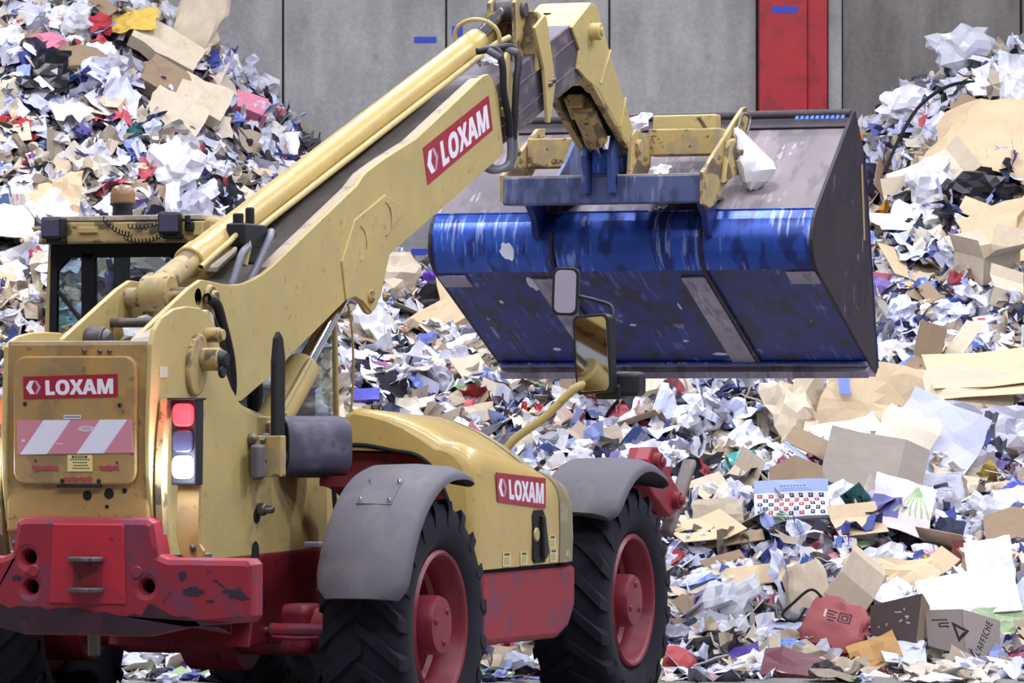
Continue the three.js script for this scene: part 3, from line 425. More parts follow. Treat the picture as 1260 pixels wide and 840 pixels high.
// cab on the left side
{
  const cab = part('cab', TH), z0 = -1.19, z1 = -.36, x0 = .5, x1 = 2.36, yb = 1.2, yt = 2.42;
  obj('cab_base', [box(x0, x1 + .2, .62, 1.5, z0, z1, .05)], M.yellow, cab);
  const pil = (a, b, w = .05) => beam(a, b, w, w, .012, V(0, 0, 1));
  obj('pillar', pil(V(x0 + .02, 1.45, z0 + .02), V(x0 + .06, yt, z0 + .05)), M.yellow, cab); obj('pillar', pil(V(x0 + .02, 1.45, z1 - .02), V(x0 + .06, yt, z1 - .03)), M.blackMatt, cab);
  obj('pillar', pil(V(x1 + .02, 1.45, z0 + .02), V(x1 - .1, yt, z0 + .05)), M.yellow, cab); obj('pillar', pil(V(x1 + .02, 1.5, z1 - .02), V(x1 - .03, yt, z1 - .02), .03), M.yellow, cab);
  obj('pillar', [pil(V(1.35, 1.45, z0 + .02), V(1.35, yt, z0 + .05), .07)], M.blackMatt, cab); obj('pillar', [pil(V(1.3, 1.45, z1 - .02), V(1.3, yt, z1 - .02), .06)], M.blackMatt, cab);
  obj('roof_dust_edge', box(x0 - .10, x0 + .3, 2.508, 2.534, z0 + .07, z1 + .08, .006), M.dusty, cab);
  obj('roof', [box(x0 - .06, x1 - .05, 2.42, 2.53, z0 + .02, z1 + .1, .035), EX([[z0 + .03, 2.40], [z1 + .08, 2.40], [z1 + .1, 2.50], [z0 + .06, 2.51]], x0 - .1, x0 - .02, .012)], M.yellowDirty, cab);
  obj('rear_window_frame', EX([[z0 + .03, 1.45], [z1 - .02, 1.45], [z1 - .02, 2.41], [z0 + .05, 2.41]], x0 + .01, x0 + .04, .006, [[[z0 + .07, 1.5], [z1 - .08, 1.5], [z1 - .08, 2.30], [z1 - .14, 2.34], [z0 + .15, 2.34], [z0 + .08, 2.27]]]), M.blackMatt, cab);
  obj('rear_window', EX([[z0 + .08, 1.48], [z1 - .06, 1.48], [z1 - .06, 2.36], [z0 + .1, 2.36]], x0 + .02, x0 + .026, 0), M.glass, cab);
  obj('window_bar', [box(x0 + .01, x0 + .05, 1.5, 2.36, -.975, -.90, .008)], M.blackMatt, cab);
  obj('side_window', E([[x0 + .08, 1.5], [x1, 1.5], [x1 - .04, 2.4], [x0 + .08, 2.4]], z1 - .03, z1 - .024, 0), M.glass, cab);
  obj('side_window', E([[x0 + .08, 1.5], [x1 - .05, 1.5], [x1 - .1, 2.4], [x0 + .08, 2.4]], z0 + .03, z0 + .036, 0), M.glass, cab);
  obj('windscreen', EX([[z0 + .05, 1.45], [z1 - .04, 1.45], [z1 - .04, 2.4], [z0 + .06, 2.4]], x1 - .03, x1 - .024, 0), M.glass, cab);
  obj('wiper', [beam(V(x0 - .005, 2.17, z0 + .1), V(x0 - .005, 1.88, z0 + .35), .018, .018, .004), rod(V(x0, 1.9, z0 + .34), V(x0 - .02, 1.9, z0 + .34), .02)], M.black, cab);
  obj('driver_seat', [box(1.0, 1.5, 1.3, 1.45, -1.0, -.55, .05), beam(V(1.02, 1.4, -.77), V(.9, 2.05, -.77), .12, .46, .05, V(1, 0, 0)), box(.86, .96, 2.05, 2.25, -.9, -.62, .04)], M.seat, cab);
  obj('dashboard', [box(1.95, 2.3, 1.4, 1.72, -1.1, -.45, .05), rod(V(1.9, 1.6, -.77), V(1.75, 1.85, -.77), .03)], M.seat, cab);
  const sw = new THREE.TorusGeometry(.18, .015, 8, 28); sw.rotateY(Math.PI / 2); sw.rotateZ(.5); sw.translate(1.74, 1.86, -.77); obj('steering_wheel', sw, M.seat, cab);
  obj('handrail', pipe([V(2.44, 1.5, -.33), V(2.44, 1.75, -.31), V(2.41, 2.05, -.31), V(2.38, 2.2, -.33)], .007, 24, 8), M.yellow, cab);
  // lamps, beacon and coiled cable on the roof edge
  for (const [z, y, tz] of [[-1.045, 2.475, 0], [-.425, 2.49, -.12]]) {
    const l = box(-.04, .05, -.055, .055, -.055, .055, .016), gl = box(-.046, -.036, -.042, .042, -.045, .045, .003); for (const g of [l, gl]) { g.rotateY(-tz * 2); g.translate(x0 - .15, y, z); }
    obj('work_lamp', l, M.black, cab); obj('lamp_lens', gl, std(0x4b4860, .25), cab); obj('lamp_foot', box(x0 - .16, x0 - .06, y - .075, y - .05, z - .04, z + .05, .008), M.black, cab);
  }
  obj('roof_bracket', [box(x0 - .115, x0 - .09, 2.45, 2.48, -.93, -.83, .004), box(x0 - .115, x0 - .09, 2.43, 2.5, -.32, -.27, .006), box(x0 - .1, x0 + .02, 2.47, 2.485, z0, z0 + .05, .004)], M.yellow, cab);
  obj('socket_box', [box(x0 - .13, x0 - .09, 2.45, 2.5, -.36, -.31, .012), rod(V(x0 - .13, 2.49, -.34), V(x0 - .13, 2.53, -.34), .014)], M.black, cab);
  const bz = -.735, bx = x0 - .02;
  const bb = lathe([[0, 2.5], [.055, 2.5], [.062, 2.51], [.05, 2.525], [.05, 2.58], [.064, 2.59], [.06, 2.60], [0, 2.60]], 28); bb.translate(bx, 0, bz); obj('beacon_base', bb, M.black, cab);
  const bd = lathe([[.061, 2.60], [.061, 2.635], [.055, 2.665], [.036, 2.682], [.0, 2.688]], 28); bd.translate(bx, 0, bz); obj('beacon_dome', bd, std(0x927050, .3), cab);
  const coil = (p0, p1, sag, turns, r) => { const pts = [], n = turns * 8; for (let i = 0; i <= n; i++) { const t = i / n, a = t * turns * 6.2832, p = p0.clone().lerp(p1, t); p.y += -sag * 4 * t * (1 - t) + r * Math.sin(a); p.x += r * Math.cos(a); pts.push(p); } const g = new THREE.TubeGeometry(new THREE.CatmullRomCurve3(pts), n * 2, .003, 5); g.deleteAttribute('uv'); return plain(g); };
  obj('coiled_cable', [coil(V(x0 - .13, 2.48, -.66), V(x0 - .13, 2.5, -.47), .012, 9, .011), coil(V(x0 - .13, 2.52, -.79), V(x0 - .13, 2.44, -.64), .02, 9, .012), coil(V(x0 - .13, 2.43, -.68), V(x0 - .13, 2.44, -.47), .03, 11, .011)], M.blackMatt, cab);
}
// the telescopic boom
{
  const bm = part('boom', TH);
  const cheek = [[-1.40, 1.86], [-1.375, 1.905], [-.8, 2.14], [-.66, 2.184], [-.56, 2.18], [-.42, 2.170], [-.298, 2.170], [-.18, 2.178], [-.06, 2.2], [.06, 2.23], [.186, 2.275], [1.253, 2.705], [1.33, 2.755], [1.40, 2.785], [1.617, 2.855], [2.073, 2.985], [3.06, 3.375], [3.14, 3.39], [3.22, 3.36], [3.29, 3.29], [3.383, 2.99], [3.36, 2.965], [2.356, 2.61], [1.696, 2.375], [1.56, 2.16], [1.507, 2.10], [1.43, 2.065], [1.38, 2.075], [1.3, 2.125], [1.2, 2.145], [1.093, 2.126], [.118, 1.739], [-.2, 1.63], [-.9, 1.60], [-1.3, 1.74]];
  for (const [a, b] of [[.165, .19], [-.19, -.165]]) obj('boom_cheek', E(cheek, a, b, .004), M.yellow, bm);
  const flange = (a, b) => E([[.2, 2.268], [1.25, 2.692], [1.4, 2.772], [1.617, 2.842], [2.07, 2.972], [3.08, 3.366], [3.08, 3.35], [2.07, 2.956], [1.617, 2.826], [1.4, 2.756], [1.25, 2.676], [.2, 2.25]], a, b, .002);
  obj('top_flange', [flange(.105, .166)], M.dusty, bm); obj('top_flange', [flange(-.166, -.105)], M.dusty, bm);
  obj('top_web', E([[-.35, 2.07], [.186, 2.20], [1.3, 2.645], [2.07, 2.905], [3.28, 3.345], [3.28, 3.3], [1.3, 2.6], [.186, 2.15], [-.35, 2.03]], -.165, .165, .002), M.boomDark, bm);
  obj('bottom_web', E([[-.5, 1.7], [.118, 1.78], [1.093, 2.17], [1.5, 2.34], [2.356, 2.65], [3.35, 3.0], [3.35, 3.03], [2.356, 2.68], [1.5, 2.37], [1.093, 2.2], [.118, 1.81], [-.5, 1.73]], -.165, .165, .002), M.yellowDirty, bm);
  // welded patch around the lift-cylinder eye, with its slots
  obj('doubler_plate', E([[1.03, 2.32], [1.2, 2.53], [1.614, 2.675], [1.87, 2.625], [1.885, 2.6], [1.67, 2.5], [1.66, 2.37], [1.55, 2.16], [1.43, 2.075], [1.3, 2.13], [1.2, 2.15], [1.085, 2.13]], .188, .200, .004, []), M.yellow, bm);
  for (const [cx, cy] of [[1.26, 2.415], [1.60, 2.55]]) obj('slot_weld', pipe(Array.from({ length: 11 }, (_, i) => { const a = -1.5 + 3 * i / 10; return V(cx + .085 * Math.cos(a), cy + .085 * Math.sin(a), .2); }), .005, 24, 6), M.yellowDirty, bm);
  obj('eye_pin', [rod(V(1.40, 2.155, .19), V(1.40, 2.155, .215), .035), rod(V(1.40, 2.155, .215), V(1.40, 2.155, .222), .016)], M.yellowDirty, bm);
  obj('eye_pin', [rod(V(-.58, 2.105, .19), V(-.58, 2.105, .21), .06, .056), rod(V(-.58, 2.105, .21), V(-.58, 2.105, .235), .034, .03, 10)], M.yellowDirty, bm);
  sticker('company_sign', M.loxam, [V(2.224, 2.749, .1905), V(3.203, 3.093, .1905), V(3.139, 3.277, .1905), V(2.154, 2.94, .1905)], bm, .002);
  obj('edge_plate', [E([[3.38, 3.47], [3.43, 3.53], [3.47, 3.52], [3.63, 3.02], [3.56, 2.90], [3.50, 2.93]], .175, .195, .004), E([[3.38, 3.47], [3.47, 3.52], [3.6, 2.95], [3.5, 2.93]], -.195, -.175, .004), beam(V(3.42, 3.2, .17), V(3.6, 3.26, .17), .05, .03)], M.yellow, bm);
  for (const [x, y] of [[3.53, 3.22], [3.57, 2.99]]) obj('bolt', rod(V(x, y, .19), V(x, y, .22), .022, .018, 8), M.bolt, bm);
  // inner section
  const i0 = V(2.9, 3.02, 0), i1 = V(4.82, 3.676, 0); const dir = i1.clone().sub(i0).normalize(), nn = V(-dir.y, dir.x, 0);
  obj('inner_section', [beam(i0, i1, .31, .28, .01), ...[.06, -.09].map((o) => { const a = i0.clone().addScaledVector(nn, o), b = i1.clone().addScaledVector(nn, o); a.z = b.z = .142; return beam(a, b, .012, .014, .003); })], M.innerBoom, bm);
  const r0 = i0.clone().addScaledVector(nn, -.165), r1 = i1.clone().addScaledVector(nn, -.165); r0.z = r1.z = .12; obj('wear_rail', beam(r0, r1, .03, .05, .003), M.steel, bm);
  obj('guard_plate', [E([[3.9, 3.70], [4.07, 3.785], [4.10, 3.77], [4.25, 3.42], [4.16, 3.19], [4.12, 3.19], [4.06, 3.48]], .165, .185, .004)], M.yellow, bm);
  for (const [x, y] of [[4.14, 3.405], [4.2, 3.43]]) obj('bolt', rod(V(x, y, .18), V(x, y, .205), .02, .016, 8), M.bolt, bm);
  obj('rod_bracket', [E([[3.88, 3.48], [3.86, 3.84], [3.93, 3.88], [4.03, 3.87], [4.3, 3.72], [4.35, 3.55]], .06, .085, .004), E([[3.88, 3.48], [3.86, 3.84], [3.93, 3.88], [4.03, 3.87], [4.3, 3.72], [4.35, 3.55]], -.085, -.06, .004), E([[4.02, 3.8], [4.1, 3.78], [4.1, 3.5], [4.02, 3.47]], -.16, .16, .004)], M.yellowDirty, bm);
  obj('rod_pin', [rod(V(3.97, 3.81, -.11), V(3.97, 3.81, .11), .045), rod(V(3.97, 3.81, -.06), V(3.97, 3.81, .06), .065)], M.steel, bm);
  // compensating cylinder on top
  const c0 = V(-.62, 2.175, -.02), c1 = V(3.52, 3.6, -.02), cd = c1.clone().sub(c0).normalize();
  const at = (t, z = -.02, n = 0) => c0.clone().addScaledVector(cd, t).addScaledVector(V(-cd.y, cd.x, 0), n).setZ(z), L = c1.distanceTo(c0);
  obj('tilt_cylinder', [rod(at(.35), at(L), .072, .072, 28), rod(at(.30), at(.42), .078, .078, 28)], M.yellowGloss, bm);
  obj('cylinder_eye', [rod(at(-.1), at(.34), .058, .06, 24), rod(V(-.70, 2.12, -.08), V(-.70, 2.12, .06), .085)], M.yellowDirty, bm);
  obj('cylinder_pin', [rod(V(-.70, 2.105, -.19), V(-.70, 2.105, .19), .045)], M.yellowDirty, bm);
  obj('piston_rod', rod(at(L - .1), V(3.97, 3.81, -.02), .036), M.chrome, bm);
  obj('cylinder_pipe', [pipe([at(.8, .07, -.03), at(1.2, .068, -.03), at(2.5, .068, -.03), at(L - .15, .068, -.03), at(L - .02, .08, -.02), at(L + .12, .13, -.01)], .016, 60, 8)], M.yellow, bm);
  const hoop = []; for (let i = 0; i <= 16; i++) { const a = Math.PI * (-.1 + 1.2 * i / 16); hoop.push(at(L + .02, -.02 + .13 * Math.cos(a), .02 + .10 * Math.sin(a))); } obj('hoop_guard', pipe(hoop, .012, 32, 6), M.yellow, bm);
  // hoses at the nose of the outer section
  obj('hose', pipe([V(3.42, 3.55, .12), V(3.5, 3.56, .2), V(3.5, 3.50, .23), V(3.47, 3.36, .23), V(3.46, 3.18, .225), V(3.47, 3.06, .215)], .02, 40, 10), M.black, bm);
  obj('hose', pipe([V(3.2, 3.52, .1), V(3.26, 3.53, .19), V(3.27, 3.46, .22), V(3.3, 3.3, .22), V(3.38, 3.15, .222), V(3.41, 3.07, .215)], .02, 40, 10), M.black, bm);
  obj('hose_fitting', [rod(V(3.47, 3.56, .15), V(3.5, 3.53, .225), .022), rod(V(3.23, 3.53, .15), V(3.27, 3.49, .215), .022)], M.hoseGrey, bm);
  obj('steel_pipe', [pipe([V(3.41, 3.1, .215), V(3.43, 2.97, .21), V(3.42, 2.92, .2), V(3.3, 2.88, .16), V(3.1, 2.93, .12)], .02, 30, 8), pipe([V(3.47, 3.1, .215), V(3.49, 2.97, .21), V(3.47, 2.91, .19), V(3.3, 2.90, .14), V(3.15, 2.96, .1)], .02, 30, 8)], M.hoseGrey, bm);
  // rear valve block and hoses
  obj('valve_block', [box(-.02, .26, 2.36, 2.47, .03, .13, .012), rod(V(.06, 2.45, .06), V(.06, 2.52, .06), .026), rod(V(.13, 2.45, .09), V(.13, 2.55, .09), .022), box(.06, .2, 2.28, 2.38, .05, .12, .01), rod(V(.24, 2.4, .1), V(.34, 2.43, .12), .022)], M.black, bm);
  obj('hose', pipe([V(.32, 2.44, .12), V(.2, 2.40, .16), V(.08, 2.28, .155), V(-.02, 2.17, .14)], .019, 30, 10), M.hoseGrey, bm); obj('hose', pipe([V(.02, 2.36, .13), V(-.1, 2.32, .15), V(-.2, 2.2, .15), V(-.24, 2.14, .14)], .019, 30, 10), M.hoseGrey, bm);
  obj('cylinder_pipe', pipe([V(-.4, 2.25, .07), V(-.1, 2.37, .075), V(.02, 2.42, .09), V(.04, 2.38, .12), V(.0, 2.27, .12)], .014, 30, 8), M.yellow, bm);
  obj('hose', [pipe([V(-.66, 2.10, .215), V(-.58, 2.08, .225), V(-.5, 1.98, .225), V(-.4, 1.82, .22), V(-.36, 1.68, .21), V(-.38, 1.6, .2)], .024, 40, 10), pipe([V(-.62, 2.02, .215), V(-.55, 1.95, .22), V(-.46, 1.82, .22), V(-.4, 1.66, .21)], .018, 40, 10)], M.black, bm);
  obj('linkage_bar', rod(V(-.87, 1.985, -.19), V(-.87, 1.985, .19), .022), M.steel, bm); obj('eye_pin', [rod(V(-1.12, 1.905, -.165), V(-1.12, 1.905, -.08), .06), rod(V(-1.12, 1.905, -.08), V(-1.12, 1.905, -.05), .05, .04, 8)], M.steel, bm);
  obj('feed_plate', [E([[-.72, 2.2], [-.66, 2.22], [-.66, 2.0], [-.72, 1.85], [-.76, 1.86], [-.72, 2.0]], -.08, -.05, .004)], M.yellowDirty, bm);
  // lift cylinder under the boom
  const l0 = V(-.05, 1.16, .06), l1 = V(.86, 1.80, .06);
  obj('lift_cylinder', [rod(l0, l1, .085, .085, 28), rod(V(.0, 1.28, .13), V(.78, 1.83, .13), .014)], M.yellow, bm); obj('lift_rod', rod(l1, V(1.4, 2.18, .06), .042), M.chrome, bm);
}
// boom head with its tilt ram
{
  const hd = part('boom_head', TH);
  const S = [[4.6, 3.76], [4.93, 3.925], [5.02, 3.925], [5.08, 3.88], [5.29, 3.65], [5.74, 3.21], [5.73, 3.15], [5.65, 3.12], [5.06, 3.44], [4.86, 3.48], [4.70, 3.53], [4.74, 3.64]];
  obj('side_plate', E(S, .14, .16, .006), M.yellow, hd); obj('side_plate', E(S, -.16, -.14, .006), M.yellow, hd);
  obj('top_plate', [beam(V(4.62, 3.762, 0), V(4.95, 3.922, 0), .02, .3, .004), beam(V(4.95, 3.922, 0), V(5.05, 3.91, 0), .02, .3, .004), beam(V(5.05, 3.90, 0), V(5.29, 3.65, 0), .02, .3, .004), beam(V(5.29, 3.65, 0), V(5.7, 3.22, 0), .02, .3, .004)], M.yellow, hd);
  obj('rear_plate', [beam(V(4.70, 3.54, 0), V(4.98, 3.463, 0), .02, .3, .004), beam(V(4.98, 3.463, .135), V(5.65, 3.125, .135), .03, .045, .004), beam(V(4.98, 3.463, -.135), V(5.65, 3.125, -.135), .03, .045, .004), beam(V(4.975, 3.464, .10), V(5.06, 3.425, .115), .02, .04, .004), beam(V(4.975, 3.464, -.10), V(5.06, 3.425, -.115), .02, .04, .004)], M.yellowDirty, hd);
  obj('pin_boss', [rod(V(4.93, 3.76, .155), V(4.93, 3.76, .225), .05), rod(V(4.93, 3.76, .225), V(4.93, 3.76, .235), .024)], M.yellow, hd);
  obj('weld_strap', [beam(V(5.09, 3.47, .165), V(5.27, 3.68, .165), .012, .012, .003), beam(V(5.45, 3.24, .165), V(5.55, 3.42, .165), .012, .012, .003)], M.yellow, hd);
  obj('cavity_liner', [E([[4.9, 3.52], [5.1, 3.7], [5.28, 3.6], [5.66, 3.24], [5.6, 3.2], [5.25, 3.46], [5.08, 3.56]], -.138, .138, .004)], M.blackMatt, hd);
  obj('tilt_ram', [rod(V(5.2, 3.36, .01), V(5.47, 3.165, .01), .07), rod(V(5.16, 3.40, -.07), V(5.3, 3.29, -.07), .018), box(5.14, 5.22, 3.34, 3.42, -.06, .03, .01)], M.yellowDirty, hd); obj('ram_rod', rod(V(5.46, 3.17, 0), V(5.66, 3.03, 0), .03), M.chrome, hd);
  obj('hole', rod(V(4.8, 3.856, -.06), V(4.8, 3.862, -.06), .024), M.blackMatt, hd);
  // attachment carriage
  const cp = part('attachment_carriage', TH);
  obj('cross_beam', box(5.58, 5.72, 2.80, 2.965, -.62, .63, .012), M.coupler, cp); obj('dusty_ledge', box(5.585, 5.72, 2.962, 2.972, -.61, .62, .003), M.dusty, cp);
  const ep = [[5.575, 2.79], [5.575, 2.975], [6.2, 3.31], [6.38, 3.40], [6.44, 3.41], [6.48, 3.34], [6.31, 3.117], [6.15, 3.0], [5.82, 2.80], [5.7, 2.77]];
  obj('end_plate', E(ep, .61, .635, .004), M.yellowDirty, cp); obj('end_plate', E([[5.575, 2.82], [5.575, 2.975], [6.2, 3.29], [6.33, 3.30], [6.25, 3.1], [5.8, 2.82]], -.635, -.61, .004), M.yellowDirty, cp);
  obj('hook_arm', [E([[5.9, 2.93], [6.0, 3.18], [6.2, 3.22], [6.32, 3.12], [6.25, 3.0], [6.12, 2.98]], .635, .67, .008), rod(V(6.15, 3.1, .6), V(6.15, 3.1, .72), .05)], M.yellowDirty, cp);
  obj('upper_tube', [box(5.98, 6.12, 3.1, 3.26, .16, .61, .012)], M.yellowDirty, cp); obj('upper_tube', box(5.98, 6.12, 3.04, 3.22, -.61, -.3, .012), M.yellowDirty, cp);
  obj('rear_tube', box(6.25, 6.36, 3.2, 3.36, .1, .5, .012), M.yellow, cp);
  obj('bracket', [E([[5.6, 2.96], [5.64, 3.20], [5.72, 3.24], [5.82, 3.23], [6.0, 3.2], [6.0, 3.05], [5.9, 2.95]], .15, .175, .004), rod(V(5.74, 3.14, .17), V(5.74, 3.14, .2), .045)], M.yellowDirty, cp);
  obj('bracket', E([[5.6, 2.96], [5.75, 3.05], [6.0, 3.26], [6.08, 3.24], [6.1, 3.0], [5.9, 2.95]], -.30, -.275, .004), M.coupler, cp);
  const LM = std(0xffffff, .45, .2, { map: worn([64, 86, 146], [134, 148, 190], [40, 52, 96], 287, .7) }), lug = [[5.5, 2.86], [5.49, 3.08], [5.56, 3.22], [5.68, 3.25], [5.82, 3.18], [5.98, 2.95], [5.98, 2.86]];
  for (const z of [-.095, .065]) obj('lug', [E(lug, z, z + .035, .006), box(5.555, 5.585, 2.85, 2.97, z, z + .035, .004)], LM, cp);
  obj('ram_pin', [rod(V(5.66, 3.03, -.1), V(5.66, 3.03, .11), .04), box(5.55, 5.8, 2.97, 3.12, -.06, .065, .02)], M.bucketBlue, cp);
  obj('gusset', E([[5.75, 2.97], [5.75, 3.1], [6.05, 3.12]], .1, .13, .003), M.coupler, cp);
  obj('floor_plate', [box(5.72, 6.3, 2.83, 2.85, .17, .6, .003), box(5.72, 6.3, 2.83, 2.85, -.6, -.3, .003)], M.boomDark, cp);
  obj('lock_lever', [beam(V(6.1, 3.24, .5), V(6.02, 3.33, .46), .02, .02), pipe([V(6.12, 3.2, .66), V(6.3, 3.36, .66), V(6.36, 3.34, .68), V(6.1, 3.08, .68)], .01, 24, 6)], M.bolt, cp);
}
// ------------------------------------------------------------------ the bucket
{
  const bk = thing('loader_bucket', 'wide worn blue steel bucket held up by the telehandler boom', 'bucket', V(6.5, 1.8, 0));
  const strip = (pts, t) => { const n = pts.length, o = []; for (let i = n - 1; i >= 0; i--) { const a = pts[Math.max(0, i - 1)], b = pts[Math.min(n - 1, i + 1)], dx = b[0] - a[0], dy = b[1] - a[1], l = Math.hypot(dx, dy); o.push([pts[i][0] - dy / l * t, pts[i][1] + dx / l * t]); } return [...pts, ...o]; };
  const topP = [[6.80, 3.37], [5.985, 2.775]], bend = [[5.985, 2.775], [5.925, 2.715], [5.895, 2.65], [5.885, 2.585], [5.895, 2.52], [5.925, 2.465], [5.975, 2.415]], low = [[5.975, 2.415], [7.18, 1.85]];
  obj('top_plate', E(strip(topP, .012), -1.2, 1.2, .002), M.bucketTop, bk);
  const bd = obj('back_bend', toCreasedNormals(E(strip(bend, .012), -1.2, 1.2, .002), .5), M.bucketBlue, bk);
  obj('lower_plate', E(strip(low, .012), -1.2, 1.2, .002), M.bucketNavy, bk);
  obj('edge_weld', [beam(V(5.98, 2.77, -1.2), V(5.98, 2.77, 1.2), .014, .014, .004, V(0, 1, 0))], M.bucketBlue, bd);
  const end = [[6.80, 3.40], [6.83, 3.39], [7.0, 3.18], [7.33, 1.84], [7.30, 1.81], [7.18, 1.85], [5.975, 2.415], [5.92, 2.465], [5.89, 2.52], [5.88, 2.585], [5.89, 2.65], [5.92, 2.715], [5.985, 2.775]];
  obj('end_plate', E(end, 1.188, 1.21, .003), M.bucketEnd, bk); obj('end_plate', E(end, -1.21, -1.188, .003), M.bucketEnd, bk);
  obj('cutting_edge', beam(V(7.1, 1.872, 0), V(7.32, 1.80, 0), .025, 2.4, .004), M.lip, bk); obj('lip_face', beam(V(7.13, 1.836, 0), V(7.17, 1.795, 0), .05, 2.4, .004, V(-1, 0, 0)), M.lip, bk);
  obj('edge_weld', rod(V(7.10, 1.875, -1.19), V(7.10, 1.875, 1.19), .012, .012, 8), M.bucketBlue, bk);
  obj('top_lip', [rod(V(6.80, 3.375, -1.19), V(6.80, 3.375, 1.19), .035, .035, 14), beam(V(6.76, 3.35, 0), V(6.68, 3.29, 0), .02, 2.38, .004)], M.bucketEnd, bk);
  obj('paint_remnant', Array.from({ length: 10 }, (_, i) => { const z = .86 + i * .032; return beam(V(6.764, 3.368, z), V(6.742, 3.345, z), .012, .022, .003); }), std(0x3c70c8, .5), bk);
  obj('end_edge', beam(V(7.02, 3.16, 1.2), V(7.33, 1.84, 1.2), .014, .03, .004, V(1, 0, 0)), M.bucketNavy, bk);
  obj('end_label', quad([V(6.99, 2.62, 1.2115), V(7.03, 2.62, 1.2115), V(6.97, 3.08, 1.2115), V(6.93, 3.08, 1.2115)], .002), std(0x9c8a5c, .7), bk, true);
  // ribs and wear strips under the lower plate
  const down = (t, o) => { const a = V(5.975, 2.415, 0), b = V(7.18, 1.85, 0), p = a.lerp(b, t); p.x -= .4246 * o; p.y -= .9054 * o; return p; };
  const ws = (z, w, t0, t1, m, n, th = .012) => { const a = down(t0, th / 2), b = down(t1, th / 2); a.z = b.z = z; return obj(n, beam(a, b, th, w, .003), m, bk); };
  ws(.42, .15, .06, 1, M.lip, 'wear_strip'); ws(-.52, .15, .06, 1, M.lip, 'wear_strip'); ws(1.10, .18, .02, .13, M.lip, 'wear_strip'); ws(-1.10, .18, .02, .13, M.lip, 'wear_strip');
  for (const z of [.51, -.43]) { const rib = [...bend.slice(2), [7.1, 1.887]]; obj('rib', E(strip(rib, -.02), z, z + .02, .003), M.bucketEnd, bk); }
  for (const z of [-.5, .57]) obj('hook_lug', E([[5.66, 2.83], [5.95, 2.82], [5.985, 2.775], [5.89, 2.66], [5.88, 2.6], [5.83, 2.62], [5.80, 2.72]], z - .02, z + .02, .004), M.bucketNavy, bk);
  const rnd = rng(31), wp = std(0xd4d9e6, .6);
  for (const [z, x0, y0, w, l, b] of [[-.70, 5.885, 2.54, .05, .14, 1], [-.62, 0, .12, .07, .2, 0], [.3, 0, .86, .12, .05, 0], [-.15, 0, .55, .05, .05, 0], [.22, 0, .36, .015, .12, 0], [-.75, 0, .8, .06, .06, 0], [-.9, 0, .3, .03, .06, 0], [.12, 0, .72, .05, .04, 0], [-.55, 0, .7, .1, .06, 0]]) {
    if (b) { const o = []; for (let i = 0; i < 14; i++) { const a = i / 14 * 6.283, k = .6 + .4 * rnd(); o.push([z + w * k * Math.cos(a) - .3 * l * k * Math.sin(a) * .6, y0 + l / 2 * k * Math.sin(a)]); } obj('paint_scuff', EX(o, 5.882, 5.89, 0), wp, bk); }
    else { const o = []; for (let i = 0; i < 14; i++) { const a = i / 14 * 6.283, k = .5 + .5 * rnd(); o.push([w / 2 * k * Math.cos(a), l / 2 * k * Math.sin(a)]); } const g = E(o, -.001, .0015, 0); const p = down(y0, 0); p.z = z; place(g, p, V(0, 0, 1), V(.9054, -.4246, 0)); obj('paint_scuff', g, wp, bk); }
  }
}
// ------------------------------------------------------------------ the heaps of waste paper
const CREST = [[-12, 6.2], [-5, 6.0], [-3.5, 5.2], [-2.6, 4.55], [-1.75, 3.8], [-1.05, 2.8], [-.5, 2.6], [.5, 2.4], [2, 2.6], [2.8, 3.2], [3.3, 4.0], [4.2, 4.7], [5, 4.6], [12, 4.6]];
const FOOT = [[26.6, -.1], [27.4, .03], [29.5, .5], [31.5, .98], [34, 1.5], [37, 2.05], [40, 2.45], [43, 2.5]];
function along(T, x) { if (x <= T[0][0]) return T[0][1]; for (let i = 1; i < T.length; i++) if (x <= T[i][0]) return T[i - 1][1] + (T[i][1] - T[i - 1][1]) * (x - T[i - 1][0]) / (T[i][0] - T[i - 1][0]); return T[T.length - 1][1]; }
function heapY(a, b) {
  const t = clamp((b - 32.5) / 7.7), k = t * t * (1.6 - .6 * t);
  const bump = .09 * Math.sin(2.1 * a + 1.3 * b) * Math.sin(1.7 * b - .8 * a + 1) + .06 * Math.sin(4.9 * a - 2.2 * b) * Math.sin(3.7 * b + 2.6 * a + 2);
  return along(FOOT, b) + (along(CREST, a) - 2.45) * k + (bump + .13 * Math.sin(1.3 * a + .9 * b + .5) * Math.sin(2.3 * b - 1.1 * a)) * clamp((b - 27.4) / 2.5);
}
function heapN(a, b) { const e = .25, gx = (heapY(a + e, b) - heapY(a - e, b)) / (2 * e), gb = (heapY(a, b + e) - heapY(a, b - e)) / (2 * e); return V(-gx * HR.x - gb * HD.x, 1, -gx * HR.z - gb * HD.z).normalize(); }
